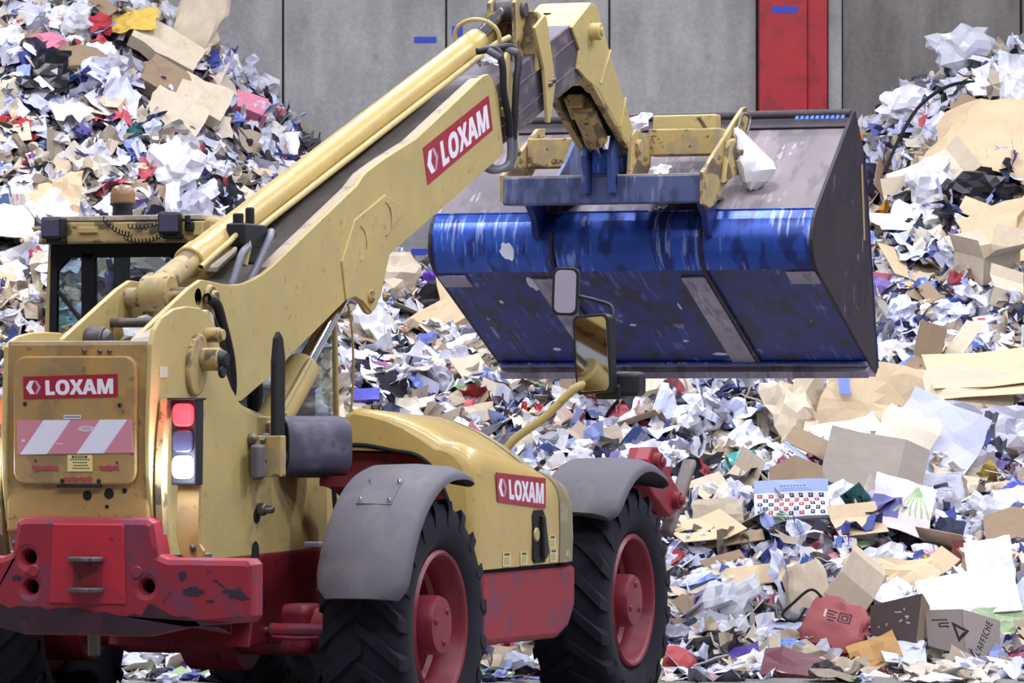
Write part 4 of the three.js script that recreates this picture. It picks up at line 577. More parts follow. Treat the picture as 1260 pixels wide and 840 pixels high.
// shapes of scraps, lying in local XZ with +Y up, about one metre across
function crumple(seed, n, amp, o = {}) {
  const { w = 1, l = 1, curl = 0, thick = 0, ragged = .06, folds = 3, hf = 1 } = o, R = rng(seed), P = [], I = [], F = [];
  for (let i = 0; i < folds; i++) { const a = R() * Math.PI; F.push([Math.cos(a), Math.sin(a), (R() - .5) * .6, (R() - .5) * 1.3]); }
  for (let j = 0; j <= n; j++) for (let i = 0; i <= n; i++) {
    let x = i / n - .5, z = j / n - .5; const edge = i === 0 || j === 0 || i === n || j === n;
    let y = amp * (noise3(x * 2.6 + seed * 3.1, z * 2.6, seed, 7) + .55 * hf * noise3(x * 6 + seed, z * 6, seed, 9) + .3 * hf * noise3(x * 13, z * 13 + seed, seed, 11));
    for (const [c, s, off, k] of F) { const d = x * c + z * s - off; if (d > 0) y += d * k * amp * 3; }
    y += curl * (x * x * 1.6 - .1);
    if (edge) { x += (R() - .5) * ragged; z += (R() - .5) * ragged; } else { x += (R() - .5) * .4 / n; z += (R() - .5) * .4 / n; }
    P.push(x * w, y, z * l);
  }
  for (let j = 0; j < n; j++) for (let i = 0; i < n; i++) { const a = j * (n + 1) + i, b = a + 1, c = a + n + 1, d = c + 1; if (R() < .5) I.push(a, c, b, b, c, d); else I.push(a, c, d, a, d, b); }
  const uv = []; for (let j = 0; j <= n; j++) for (let i = 0; i <= n; i++) uv.push(i / n, j / n);
  let g = new THREE.BufferGeometry();
  if (thick) { const m = P.length / 3, Q = P.slice(); for (let i = 0; i < m; i++) Q.push(P[i * 3], P[i * 3 + 1] - thick, P[i * 3 + 2]); const J = I.slice(); for (let i = 0; i < I.length; i += 3) J.push(I[i] + m, I[i + 2] + m, I[i + 1] + m);
    const rim = []; for (let i = 0; i < n; i++) rim.push([i + 1, i], [n * (n + 1) + i, n * (n + 1) + i + 1], [i * (n + 1), (i + 1) * (n + 1)], [(i + 1) * (n + 1) + n, i * (n + 1) + n]); for (const [a, b] of rim) J.push(a, b, a + m, b, b + m, a + m);
    g.setAttribute('position', new THREE.Float32BufferAttribute(Q, 3)); g.setAttribute('uv', new THREE.Float32BufferAttribute(uv.concat(uv), 2)); g.setIndex(J);
  } else { g.setAttribute('position', new THREE.Float32BufferAttribute(P, 3)); g.setAttribute('uv', new THREE.Float32BufferAttribute(uv, 2)); g.setIndex(I); }
  g = g.toNonIndexed(); g.computeVertexNormals(); return g;
}
function blob(seed, amp, sx = 1, sy = .6, sz = 1, detail = 2) {   // bunched-up bag or ball of paper
  let g = new THREE.IcosahedronGeometry(.5, detail); g.deleteAttribute('uv'); g.deleteAttribute('normal'); g = mergeVertices(g, 1e-4); const p = g.attributes.position;
  for (let i = 0; i < p.count; i++) { const v = V(p.getX(i), p.getY(i), p.getZ(i)); const k = 1 + amp * (noise3(v.x * 4 + seed, v.y * 4, v.z * 4, 3) + .7 * noise3(v.x * 9, v.y * 9 + seed, v.z * 9, 5)); v.multiplyScalar(k); p.setXYZ(i, v.x * sx, v.y * sy, v.z * sz); }
  g = g.toNonIndexed(); g.computeVertexNormals(); boxUV(g); return g;
}
function carton(seed, w, h, l, open = .9) {              // open box of board panels with flaps
  const R = rng(seed), t = .008, P = [];
  const pan = (x0, x1, y0, y1, z0, z1) => { const g = new THREE.BoxGeometry(x1 - x0, y1 - y0, z1 - z0); g.translate((x0 + x1) / 2, (y0 + y1) / 2, (z0 + z1) / 2); return g; };
  P.push(pan(-w / 2, w / 2, 0, t, -l / 2, l / 2), pan(-w / 2, -w / 2 + t, 0, h, -l / 2, l / 2), pan(w / 2 - t, w / 2, 0, h, -l / 2, l / 2), pan(-w / 2, w / 2, 0, h, -l / 2, -l / 2 + t), pan(-w / 2, w / 2, 0, h, l / 2 - t, l / 2));
  for (const [s, ax] of [[-1, 'x'], [1, 'x'], [1, 'z'], [-1, 'z']]) { const fl = Math.min(w, l) * .45, g = ax === 'x' ? pan(0, fl, 0, t, -l / 2 + .01, l / 2 - .01) : pan(-w / 2 + .01, w / 2 - .01, 0, t, 0, fl), a = .3 + open * R();
    if (ax === 'x') { if (s < 0) g.rotateY(Math.PI); g.rotateZ(s * a); g.translate(s * w / 2, h, 0); } else { if (s < 0) g.rotateY(Math.PI); g.rotateX(-s * a); g.translate(0, h, s * l / 2); } P.push(g); }
  for (const g of P) { g.deleteAttribute('uv'); } const o = join(P); boxUV(o); return o;
}
function folded(seed, n = 3) {                           // flattened carton: panels hinged along creases, one board thick
  const R = rng(seed), rows = []; let x = -.5, y = 0, ang = 0; const t = .014, wob = () => (R() - .5) * .03, ws = []; let tot = 0; for (let i = 0; i < n; i++) { ws.push(.5 + R()); tot += ws[i]; }
  const st = []; for (let i = 0; i <= n; i++) { st.push([x, y]); if (i < n) { ang = (R() - .5) * 1.3; x += ws[i] / tot * Math.cos(ang); y += ws[i] / tot * Math.sin(ang); } }
  for (const [px, py] of st) { const a = wob(), b = wob(); rows.push([V(px, py, -.5 + a), V(px, py + b * .3, 0), V(px, py, .5 + b), V(px, py - t, .5 + b), V(px, py + b * .3 - t, 0), V(px, py - t, -.5 + a)]); }
  const g = loft(rows, true, true, .1); boxUV(g); return g;
}
function strands(seed) { const R = rng(seed), L = []; for (let i = 0; i < 6; i++) { const p = [], o = V((R() - .5) * .5, R() * .1, (R() - .5) * .5), d = V(R() - .5, (R() - .3) * .4, R() - .5).normalize(), s = V(-d.z, 0, d.x).multiplyScalar(.02 + .03 * R()); const rows = []; for (let k = 0; k <= 5; k++) { const t = k / 5 - .5, q = o.clone().addScaledVector(d, t).add(V((R() - .5) * .1, (R() - .5) * .12, (R() - .5) * .1)); rows.push([q.clone().sub(s), q.clone().add(s)]); } L.push(loft(rows, false, false, .3)); } return join(L); }

const cardTex = tex(256, .6, (u, v) => { const n = fbm(u, v, 5, 4, 701), f = fbm(u, v * .1, 60, 2, 707), s = fbm(u, v, 22, 3, 711); const g = 1 + .08 * (n - .5) + .06 * (f - .5); return [208 * g, 193 * g, 168 * g]; });
const paperTex = tex(256, .6, (u, v) => { const n = fbm(u, v, 5, 4, 721), f = fbm(u, v, 50, 2, 727), s = fbm(u, v, 16, 3, 731); let g = 240 + 20 * (n - .5) + 10 * (f - .5) ; return [g, g, g]; });
const printTex = [0, 1, 2, 3].map((k) => print(256, 256, (g, w, h) => {   // printed pages: blocks of colour, picture fields and grey text lines
  const R = rng(800 + k), pal = [['#e9e7ee', '#3b4a9c', '#c94a5a', '#e0c25a'], ['#dfe4ee', '#5b7fc4', '#232a4e', '#e08aa0'], ['#f0eee8', '#7a4f9a', '#3f8f8a', '#d2603a'], ['#e4e0e4', '#262436', '#a9323e', '#8fae6a']][k];
  g.fillStyle = pal[0]; g.fillRect(0, 0, w, h); for (let i = 0; i < 7; i++) { g.fillStyle = pal[1 + Math.floor(R() * 3)]; g.fillRect(R() * w, R() * h, 30 + R() * 90, 14 + R() * 70); } g.fillStyle = '#8a8894'; for (let i = 0; i < 26; i++) g.fillRect(R() * w * .8, R() * h, 30 + R() * 50, 3); }));
const W = {
  card: (c) => std(c, .85, 0, { map: cardTex }), paper: (c, r = .75) => std(c, r, 0, { map: paperTex }),
};
const film = new THREE.MeshPhysicalMaterial({ color: 0xeef0f6, roughness: .22, transmission: .45, thickness: 0, side: THREE.DoubleSide });
const foil = (c) => std(c, .28);
// what nobody could count: the body of the heaps and the small scraps all over them
{
  const A0 = -12.5, A1 = 12.5, B0 = 26.6, B1 = 41.7, na = 150, nb = 110, P = [], I = [];
  for (let j = 0; j <= nb; j++) for (let i = 0; i <= na; i++) { const a = A0 + (A1 - A0) * i / na, b = B0 + (B1 - B0) * j / nb, p = hall(a, Math.max(heapY(a, b) - .10 + .07 * noise3(a * 2.3, b * 2.3, 0, 3), -.02), b); P.push(p.x, p.y, p.z); }
  for (let j = 0; j < nb; j++) for (let i = 0; i < na; i++) { const a = j * (na + 1) + i; I.push(a, a + 1, a + na + 1, a + 1, a + na + 2, a + na + 1); }
  const g = new THREE.BufferGeometry(); g.setAttribute('position', new THREE.Float32BufferAttribute(P, 3)); g.setIndex(I); g.computeVertexNormals();
  const base = tex(256, 1.1, (u, v) => { const n = fbm(u, v, 20, 3, 741), m = fbm(u, v, 9, 3, 747); return mix3(mix3([70, 66, 78], [170, 164, 168], step(.45, .6, n)), [120, 104, 88], step(.55, .65, m)); });
  const o = obj('paper_heap', g, std(0xffffff, .95, 0, { map: base }), scene); o.userData.kind = 'stuff'; tag(o, 'compacted mass of shredded waste paper filling the back of the hall', 'waste paper');
}
// ------------------------------------------------------------------ the larger pieces of waste, one by one
const rad = (d) => d * Math.PI / 180;
function lay(o, a, b, { dy = .08, pitch = 35, roll = 0, spin = 0, yaw = 0, s = [1, 1, 1] } = {}) {
  const q = new THREE.Quaternion().setFromEuler(new THREE.Euler(0, TURN + rad(yaw), 0)).multiply(new THREE.Quaternion().setFromEuler(new THREE.Euler(rad(pitch), 0, 0))).multiply(new THREE.Quaternion().setFromEuler(new THREE.Euler(0, 0, rad(roll)))).multiply(new THREE.Quaternion().setFromEuler(new THREE.Euler(0, rad(spin), 0)));
  o.position.copy(hall(a, Math.max(heapY(a, b), 0) + dy, b)); o.quaternion.copy(q); o.scale.set(...s); return o;
}
const KEEP = [];
function item(name, label, category, geo, mat, a, b, o, group) { KEEP.push([a, b, .5 * Math.max(...(o.s || [.4, .4, .4]))]); const m = new THREE.Mesh(geo, mat); m.name = numbered(name); m.castShadow = m.receiveShadow = true; scene.add(m); tag(m, label, category, group); return lay(m, a, b, o); }
function pillow(seed, w, h, d, amp = .03) {              // a standing paper bag or stuffed sack with planar uv
  const rows = [], n = 14, m = 28, R = rng(seed);
  for (let j = 0; j <= n; j++) { const t = j / n, y = h * t, k = Math.pow(Math.sin(Math.PI * clamp(.10 + .84 * t)), .16), row = []; for (let i = 0; i < m; i++) { const a = i / m * 6.2832, c = Math.cos(a), s = Math.sin(a), u = 1 / Math.pow(Math.pow(Math.abs(c), 6) + Math.pow(Math.abs(s), 6), 1 / 6); const f = 1 + amp * 6 * noise3(c * 2 + seed, t * 4, s * 2, 13); row.push(V(w / 2 * c * u * k * f, y + amp * noise3(c * 3, t * 3, s * 3 + seed, 15), d / 2 * s * u * k * f)); } rows.push(row); }
  const g = plain(loft(rows, true, true, .35)), p = g.attributes.position, uv = []; for (let i = 0; i < p.count; i++) uv.push(p.getX(i) / w + .5, p.getY(i) / h); g.setAttribute('uv', new THREE.Float32BufferAttribute(uv, 2)); return g;
}
KEEP.push([2.6, 27.45, .42]);
const card = W.card(0xffffff), cardPale = W.card(0xfff4e2), cardGrey = W.card(0xc2c4d0), cardBrown = W.card(0xb8aa9c), white = W.paper(0xf2f2f8), whiteBlue = W.paper(0xdfe4fb), cream = W.paper(0xf6ead2), pinkM = W.paper(0xe58aa0), redM = W.paper(0xb8343e), yellowM = W.paper(0xe8c258), purpleM = W.paper(0x55409a), blueM = foil(0x4450b0), tealM = foil(0x3b9a92), blackM = foil(0x17161d), greenM = foil(0xaabf94), whiteBag = W.paper(0xf2f1f6, .45), greyBag = foil(0xa9a8b6);
const flat = (s, o) => crumple(s, 6, .05, { hf: .15, thick: .012, ragged: .05, ...o }), sheet = (s, o) => crumple(s, 8, .07, { ragged: .05, ...o }), rough = (s, o) => crumple(s, 10, .16, o);
// right-hand heap
item('cardboard_sheet', 'large arched tan cardboard sheet near the top of the right heap', 'cardboard', crumple(901, 9, .06, { hf: .3, thick: .012, curl: -.8, ragged: .08, folds: 2 }), cardPale, 4.16, 38.3, { dy: .12, pitch: 44, roll: 8, spin: -20, s: [1.25, .8, .9] });
tag(obj('cable', pipe([[3.22, 3.62, 38.9], [3.36, 3.92, 39.1], [3.55, 4.22, 39.2], [3.80, 4.40, 39.3], [4.05, 4.45, 39.4], [4.3, 4.42, 39.5]].map((p) => hall(...p)), .016, 50, 8), M.blackMatt), 'black cable arching over the top of the right heap', 'cable');
item('plastic_film', 'crumpled clear plastic film on the summit of the right heap', 'plastic film', blob(911, .5, 1, .7, 1, 3), film, 4.02, 40.2, { dy: .25, s: [.55, .5, .45] });
item('plastic_bag', 'bunched white plastic bag left of the summit of the right heap', 'plastic bag', blob(912, .45, 1, .7, 1, 3), whiteBag, 3.55, 40.1, { dy: .2, s: [.5, .4, .4] });
item('plastic_film', 'glossy film hanging at the right edge beside the arched cardboard', 'plastic film', rough(913), film, 4.42, 38.9, { dy: .45, pitch: 60, s: [.4, .5, .6] });
item('plastic_bag', 'white bag below the arched cardboard on the right heap', 'plastic bag', blob(914, .5, 1, .7, 1, 3), whiteBag, 3.55, 38.0, { dy: .15, s: [.42, .55, .4] });
item('black_bag', 'shiny black bag in the hollow under the arched cardboard', 'plastic bag', blob(915, .4, 1, .6, 1, 3), blackM, 3.95, 37.75, { dy: .12, s: [.55, .45, .4] });
item('cardboard_flap', 'tan cardboard corner propped against the arched sheet', 'cardboard', folded(916, 2), card, 3.72, 38.05, { dy: .25, pitch: 60, roll: 20, spin: 30, s: [.4, .5, .4] });
item('paper_sheet', 'flat white sheet jutting out right of the bucket side', 'paper', flat(917, { l: .8 }), white, 3.24, 37.5, { dy: .2, pitch: 20, roll: -12, spin: 20, s: [.52, .4, .5] });
item('cardboard_sheet', 'pale tan carton panel below the white sheet beside the bucket', 'cardboard', folded(918, 3), cardPale, 3.35, 36.9, { dy: .15, pitch: 38, spin: 15, s: [.6, .5, .45] });
item('cardboard_sheet', 'pale torn cardboard sheet under the black bag at right edge', 'cardboard', flat(919, { ragged: .12 }), cardPale, 4.10, 37.0, { dy: .22, pitch: 62, spin: 25, s: [.75, 1, .6] });
item('cardboard_flap', 'brown carton with raised flaps under the torn sheet at right', 'carton', carton(920, 1, .45, .8), card, 3.85, 36.5, { dy: .02, pitch: 15, spin: 40, s: [.42, .5, .42] });
item('cardboard_sheet', 'long folded brown board at the right edge above the stack', 'cardboard', folded(921, 2), cardBrown, 3.18, 34.75, { dy: .2, pitch: 50, roll: 30, spin: 50, s: [.6, .5, .28] });
item('cardboard_sheet', 'second folded brown board leaning beside the first one', 'cardboard', folded(922, 2), card, 3.42, 34.7, { dy: .2, pitch: 50, roll: 32, spin: 52, s: [.66, .4, .18] });
item('black_bag', 'crumpled black foil right of the folded brown boards', 'plastic bag', blob(923, .5, 1, .6, 1, 3), blackM, 3.72, 34.8, { dy: .1, s: [.5, .4, .4] });
{ const c = item('cardboard_sheet', 'large flat tan cardboard with a blue tape strip', 'cardboard', crumple(924, 8, .05, { hf: .2, folds: 2, thick: .012, ragged: .10, l: .85 }), cardPale, 2.66, 33.2, { dy: .30, pitch: 66, roll: 4, spin: -8, s: [.74, .8, .72] });
  const t = new THREE.Mesh(quad([V(-.33, .05, -.02), V(-.22, .05, -.02), V(-.30, .07, -.40), V(-.41, .07, -.40)], .012), foil(0x6f84d8)); t.name = 'tape'; c.add(t); }
item('cardboard_stack', 'flattened cartons stacked at the right edge, topmost layer', 'cardboard', folded(925, 2), cardPale, 3.52, 33.75, { dy: .36, pitch: 26, roll: 8, spin: 4, s: [.82, .35, .6] });
item('cardboard_stack', 'flattened cartons stacked at the right edge, middle layer', 'cardboard', folded(926, 2), cardPale, 3.48, 33.65, { dy: .27, pitch: 20, roll: 6, spin: 0, s: [.8, .3, .6] });
item('cardboard_stack', 'flattened cartons stacked at the right edge, bottom layer', 'cardboard', folded(927, 3), card, 3.42, 33.5, { dy: .2, pitch: 50, roll: 2, spin: -4, s: [.8, .4, .55] });
item('cardboard_box', 'crushed tan carton left of the large taped cardboard', 'carton', crumple(928, 8, .14, { hf: .35, thick: .012, folds: 4, ragged: .1 }), card, 2.14, 33.4, { dy: .24, pitch: 62, roll: -14, spin: 20, s: [.5, .7, .6] });
item('cardboard_flap', 'small tan flap between the crushed carton and the taped sheet', 'cardboard', folded(929, 2), card, 2.36, 33.3, { dy: .26, pitch: 55, spin: 80, s: [.36, .4, .36] });
item('grey_plastic', 'grey plastic sheeting draped below the carton stack', 'plastic film', rough(930), greyBag, 3.48, 33.0, { dy: .1, pitch: 50, s: [.75, .5, .5] });
item('white_board', 'large bright white board in the middle of the right slope', 'board', flat(931, { ragged: .04, l: .9 }), whiteBlue, 3.02, 32.0, { dy: .2, pitch: 66, roll: 6, spin: -28, s: [.62, .8, .62] });
item('white_board', 'smaller white board overlapping the left edge of the large one', 'board', flat(932, { ragged: .08 }), cream, 2.74, 31.85, { dy: .16, pitch: 62, spin: -26, s: [.42, .8, .6] });
item('paper_stack', 'pile of white sheets above the grey crushed carton', 'paper', crumple(933, 8, .05, { thick: .05, ragged: .04 }), whiteBlue, 2.46, 32.7, { dy: .14, pitch: 40, roll: 5, spin: 15, s: [.5, .8, .45] });
item('white_cloth', 'crumpled white tissue on the pile of white sheets', 'paper', rough(934), white, 2.44, 32.3, { dy: .16, pitch: 45, s: [.25, .3, .3] });
item('cardboard_box', 'grey crushed carton below the white boards', 'carton', folded(935, 3), cardGrey, 2.52, 31.2, { dy: .22, pitch: 60, roll: -8, spin: -14, s: [.72, .7, .45] });
item('cardboard_box', 'long brown crease of carton left of the grey crushed one', 'carton', folded(936, 2), cardBrown, 2.2, 31.5, { dy: .16, pitch: 40, roll: -18, spin: -24, s: [.6, .5, .22] });
const checker = print(256, 128, (g, w, h) => { g.fillStyle = '#e6e6f2'; g.fillRect(0, 0, w, h); const R = rng(77); for (let j = 0; j < 5; j++) for (let i = 0; i < 13; i++) if ((i + j) % 2 === 0) { g.fillStyle = R() < .3 ? '#b8402e' : '#1d1c2c'; g.fillRect(10 + i * 18, 6 + j * 15, 16, 13); g.fillStyle = '#c8c8dc'; g.fillRect(15 + i * 18, 11 + j * 15, 5, 5); } g.fillStyle = '#9fb0e4'; g.fillRect(0, 84, w, 44); g.fillStyle = '#4a568e'; for (let i = 0; i < 8; i++) g.fillRect(90 + i * 12, 100, 8, 5); });
item('printed_carton', 'white carton printed with black and red checks', 'carton', crumple(937, 4, .02, { thick: .05, ragged: .01 }), std(0xffffff, .5, 0, { map: checker }), 1.88, 30.3, { dy: .2, pitch: 58, roll: 4, spin: 0, s: [.5, .8, .28] });
item('printed_carton', 'narrow strip of checked carton above the checked white carton', 'carton', flat(938), std(0xffffff, .5, 0, { map: checker }), 2.1, 31.2, { dy: .15, pitch: 40, roll: -30, spin: -30, s: [.6, .6, .14] });
item('cardboard_sheet', 'brown cardboard slab behind the checked carton', 'cardboard', folded(939, 2), cardBrown, 2.0, 31.0, { dy: .2, pitch: 55, roll: 6, s: [.45, .5, .3] });
item('cardboard_sheet', 'tan cardboard piece standing right of the front wheel', 'cardboard', flat(940), card, 1.38, 30.2, { dy: .16, pitch: 68, roll: -2, spin: 3, s: [.34, .6, .24] });
item('cardboard_sheet', 'tan torn board above the brown piece near the front wheel', 'cardboard', folded(941, 2), card, 1.62, 31.8, { dy: .12, pitch: 44, roll: 30, spin: 35, s: [.42, .5, .3] });
const plantPrint = print(128, 128, (g, w, h) => { g.fillStyle = '#e9cdd6'; g.fillRect(0, 0, w, h); g.fillStyle = '#5b5f9a'; g.fillRect(0, 30, 60, 50); g.fillStyle = '#e6e6f0'; g.fillRect(0, 84, w, 44); g.strokeStyle = '#9ab482'; g.lineWidth = 5; for (let i = 0; i < 6; i++) { g.beginPath(); g.moveTo(88, 120); g.quadraticCurveTo(70 + i * 8, 80, 50 + i * 15, 44); g.stroke(); } });
item('poster', 'poster with pink top and green leaves lying on the slope', 'poster', flat(942), std(0xffffff, .5, 0, { map: plantPrint }), 2.62, 30.25, { dy: .2, pitch: 55, roll: -6, spin: -14, s: [.42, .6, .46] });
item('paper_wedge', 'wide kraft paper wedge below the leafy poster', 'kraft paper', crumple(943, 7, .06, { thick: .10, ragged: .05 }), cardPale, 2.48, 29.2, { dy: .14, pitch: 26, roll: 2, spin: 8, s: [.62, .9, .34] });
item('purple_scrap', 'crumpled purple foil left under the kraft wedge', 'foil', blob(944, .5, 1, .7, 1, 2), foil(0x46308c), 2.2, 28.9, { dy: .14, s: [.2, .22, .18] });
const redPrint = print(128, 128, (g, w, h) => { g.fillStyle = '#b4605f'; g.fillRect(0, 0, w, h); g.strokeStyle = '#2c1a20'; g.lineWidth = 3; g.strokeRect(66, 34, 24, 24); g.strokeRect(72, 40, 12, 12); g.fillStyle = '#2c1a20'; for (const [x, y, l] of [[40, 34, 20], [40, 42, 16], [42, 50, 20], [44, 58, 14]]) g.fillRect(x, y, l, 4); g.fillStyle = '#e8cfd0'; g.fillRect(34, 34, 4, 20); });
{ const rb = item('paper_bag', 'red paper bag with a dark print lying at the front', 'paper bag', pillow(945, .38, .32, .18), std(0xffffff, .55, 0, { map: redPrint }), 1.95, 27.6, { dy: .03, pitch: -20, roll: -14, yaw: -8 });
  const hn = new THREE.Mesh(join(pipe([V(-.12, .30, .06), V(-.2, .33, .1), V(-.28, .22, .12), V(-.33, .12, .12), V(-.24, .1, .12), V(-.2, .2, .12)], .009, 24, 6)), M.blackMatt); hn.name = 'handle'; hn.castShadow = hn.receiveShadow = true; rb.add(hn); }
item('paper_bag', 'crumpled brown paper bag standing behind the red bag', 'paper bag', pillow(946, .26, .34, .16), card, 1.88, 28.3, { dy: .05, pitch: -8, roll: 8, yaw: 10 });
item('paper_bag', 'open brown paper bag with dark mouth right of the crumpled one', 'paper bag', folded(947, 3), card, 2.12, 28.4, { dy: .22, pitch: 60, roll: -40, spin: 70, s: [.4, .6, .3] });
item('envelope', 'orange kraft envelope in front of the red bag', 'envelope', crumple(948, 4, .05, { thick: .03, ragged: .02 }), W.card(0xf2cb94), 2.2, 27.3, { dy: .09, pitch: 42, roll: 10, spin: 12, s: [.3, .5, .26] });
{ // the torn carton with lettering
  const p = hall(2.62, .03, 27.45), t = thing('lettered_carton', 'torn grey brown carton with black vertical lettering', 'carton', p);
  const aff = print(256, 160, (g, w, h) => { g.fillStyle = '#8f847e'; g.fillRect(0, 0, w, h); g.fillStyle = g.strokeStyle = '#1c1a1c'; g.lineWidth = 6; g.save(); g.translate(178, 154); g.rotate(-1.2); g.font = 'bold 30px sans-serif'; g.fillText("L'AFFICHE", 0, 0); g.restore(); g.lineWidth = 9; g.beginPath(); g.moveTo(96, 60); g.lineTo(140, 72); g.lineTo(112, 110); g.closePath(); g.stroke(); g.lineWidth = 6; g.beginPath(); g.moveTo(20, 46); g.lineTo(76, 46); g.moveTo(46, 62); g.lineTo(80, 60); g.moveTo(46, 76); g.lineTo(80, 74); g.moveTo(46, 62); g.lineTo(46, 76); g.stroke(); });
  const dots = print(128, 96, (g, w, h) => { g.fillStyle = '#5c4e4c'; g.fillRect(0, 0, w, h); g.strokeStyle = '#d8cfc0'; g.lineWidth = 3; const R = rng(3); for (let i = 0; i < 9; i++) { const x = 12 + R() * 100, y = 30 + R() * 55, a = R() * 3; g.beginPath(); g.moveTo(x, y); g.lineTo(x + 11 * Math.cos(a), y + 6 * Math.sin(a)); g.stroke(); } });
  const H = (a, y, b) => hall(a, y * 1.06 + .045, b - .06);
  obj('lettered_panel', [quad([H(2.53, .10, 27.42), H(2.74, .05, 27.30), H(2.73, .31, 27.42), H(2.52, .30, 27.52)], .006), quad([H(2.74, .05, 27.30), H(2.96, .0, 27.42), H(2.97, .24, 27.5), H(2.73, .31, 27.42)], .006)].map((g, i) => { const u = g.attributes.uv; for (let k = 0; k < u.count; k++) u.setX(k, u.getX(k) * .5 + i * .5); return g; }), std(0xffffff, .8, 0, { map: aff }), t, true);
  obj('flap', quad([H(2.20, .15, 27.62), H(2.45, .12, 27.36), H(2.49, .40, 27.42), H(2.20, .32, 27.68)], .006), std(0xffffff, .8, 0, { map: dots }), t, true);
  obj('inner_side', quad([H(2.45, .12, 27.36), H(2.54, .10, 27.55), H(2.55, .32, 27.6), H(2.49, .40, 27.42)], .006), cardBrown, t, true);
  obj('white_lining', quad([H(2.25, .02, 27.2), H(2.5, .0, 27.2), H(2.5, .13, 27.38), H(2.22, .12, 27.5)], .006), whiteBlue, t, true);
}
item('white_board', 'folded white board behind the lettered carton', 'board', folded(950, 2), white, 2.86, 28.2, { dy: .2, pitch: 42, roll: 10, spin: 6, s: [.62, .35, .4] });
item('white_board', 'white sheet standing at the right behind the green film', 'board', flat(951), white, 3.05, 28.7, { dy: .25, pitch: 60, roll: 14, spin: 4, s: [.3, .5, .42] });
item('green_film', 'pale green plastic film at the right edge', 'plastic film', rough(952), greenM, 3.12, 28.0, { dy: .1, pitch: 30, s: [.5, .3, .3] });
item('purple_card', 'small purple card on the floor beside the front wheel', 'card', flat(953, { ragged: 0 }), purpleM, 1.42, 27.4, { dy: .06, pitch: 32, roll: 22, s: [.18, .5, .2] });
item('brown_wedge', 'small folded brown card next to the purple card', 'card', folded(954, 2), card, 1.58, 27.45, { dy: .07, pitch: 50, roll: 40, s: [.2, .5, .16] });
item('maroon_box', 'flattened maroon box at the bottom edge', 'carton', crumple(955, 4, .03, { thick: .10, ragged: .02 }), std(0x6e3a44, .5), 1.70, 26.75, { dy: .08, pitch: 28, roll: -8, spin: -10, s: [.42, .8, .26] });
item('bottle', 'blue crushed plastic bottle left of the red bag', 'bottle', blob(956, .2, 1, .55, .5, 3), foil(0x6b8fd8), 1.66, 27.45, { dy: .08, roll: 10, s: [.26, .26, .24] });
item('red_board', 'curved red and grey board beside the front tyre', 'board', crumple(957, 6, .02, { thick: .02, curl: -.6 }), std(0xa83c40, .5), 1.0, 27.0, { dy: .07, pitch: 38, roll: -26, spin: -20, s: [.34, .4, .24] });
item('clear_wrap', 'crinkled clear wrapping in front of the front tyre', 'plastic film', rough(958), film, .70, 26.9, { dy: .07, pitch: 35, s: [.32, .5, .3] });
item('green_leaf', 'pale green artificial leaf on the clear wrapping', 'leaf', sheet(959), std(0xb4d89a, .5), .84, 26.85, { dy: .07, pitch: 55, roll: 20, s: [.11, .2, .12] });
item('teal_foil', 'crumpled teal foil on the slope above the front wheel', 'foil', blob(960, .5, 1, .5, 1, 3), tealM, 1.70, 32.5, { dy: .12, pitch: 40, s: [.26, .3, .3] });
item('blue_bag', 'bright blue bag with white paper at the right edge', 'plastic bag', blob(961, .45, 1, .5, 1, 3), blueM, 3.52, 31.5, { dy: .12, pitch: 40, s: [.42, .35, .4] });
item('paper_sheet', 'white sheet resting on the bright blue bag', 'paper', sheet(962), white, 3.48, 31.2, { dy: .24, pitch: 48, roll: 20, s: [.3, .5, .3] });
item('book', 'narrow dark red book standing among cartons at right', 'book', crumple(963, 3, .01, { thick: .12, ragged: 0 }), std(0x7a3434, .5), 2.94, 29.6, { dy: .16, pitch: 84, roll: 2, s: [.09, .4, .26] });
item('cardboard_box', 'small open tan carton right of the dark red book', 'carton', carton(964, 1, .8, .6, 1.2), card, 3.08, 29.4, { dy: .02, pitch: 12, yaw: 25, s: [.28, .28, .28] });
item('cardboard_flap', 'tan carton scraps left of the dark red book', 'cardboard', folded(965, 3), cardPale, 2.72, 29.3, { dy: .14, pitch: 40, roll: 40, spin: 30, s: [.34, .5, .26] });
item('cardboard_sheet', 'grey brown board at the right edge above the open carton', 'cardboard', folded(966, 2), cardBrown, 3.42, 30.2, { dy: .14, pitch: 42, roll: 8, s: [.5, .4, .3] });
// middle, seen under the boom
item('cardboard_box', 'long flattened carton under the boom left of the bucket', 'carton', crumple(970, 6, .03, { thick: .10, ragged: .03 }), cardPale, -.72, 37.3, { dy: .22, pitch: 40, roll: 22, spin: 20, s: [.85, .8, .36] });
item('cardboard_sheet', 'tall tan board with a line of printed marks under the bucket corner', 'cardboard', flat(971, { ragged: .03 }), cardPale, -.42, 37.7, { dy: .3, pitch: 70, roll: 16, spin: 10, s: [.34, .6, .8] });
item('cardboard_sheet', 'grey folded carton leaning below the tall tan board', 'cardboard', folded(972, 2), cardGrey, -.18, 37.3, { dy: .2, pitch: 58, roll: 18, spin: 4, s: [.62, .3, .48] });
item('cardboard_sheet', 'tan board edge hidden partly behind the bucket corner', 'cardboard', folded(973, 2), cardPale, -.30, 38.5, { dy: .25, pitch: 50, roll: 25, spin: 15, s: [.7, .4, .3] });
item('plastic_bag', 'white crumpled bag on the crest between boom and bucket', 'plastic bag', blob(974, .5, 1, .6, 1, 3), whiteBag, -.55, 39.2, { dy: .15, pitch: 40, roll: 30, s: [.34, .4, .55] });
item('purple_scrap', 'purple crumpled wrap left of the white crumpled bag', 'foil', blob(975, .5, 1, .7, 1, 2), foil(0x6a44b8), -.68, 38.6, { dy: .12, s: [.22, .24, .2] });
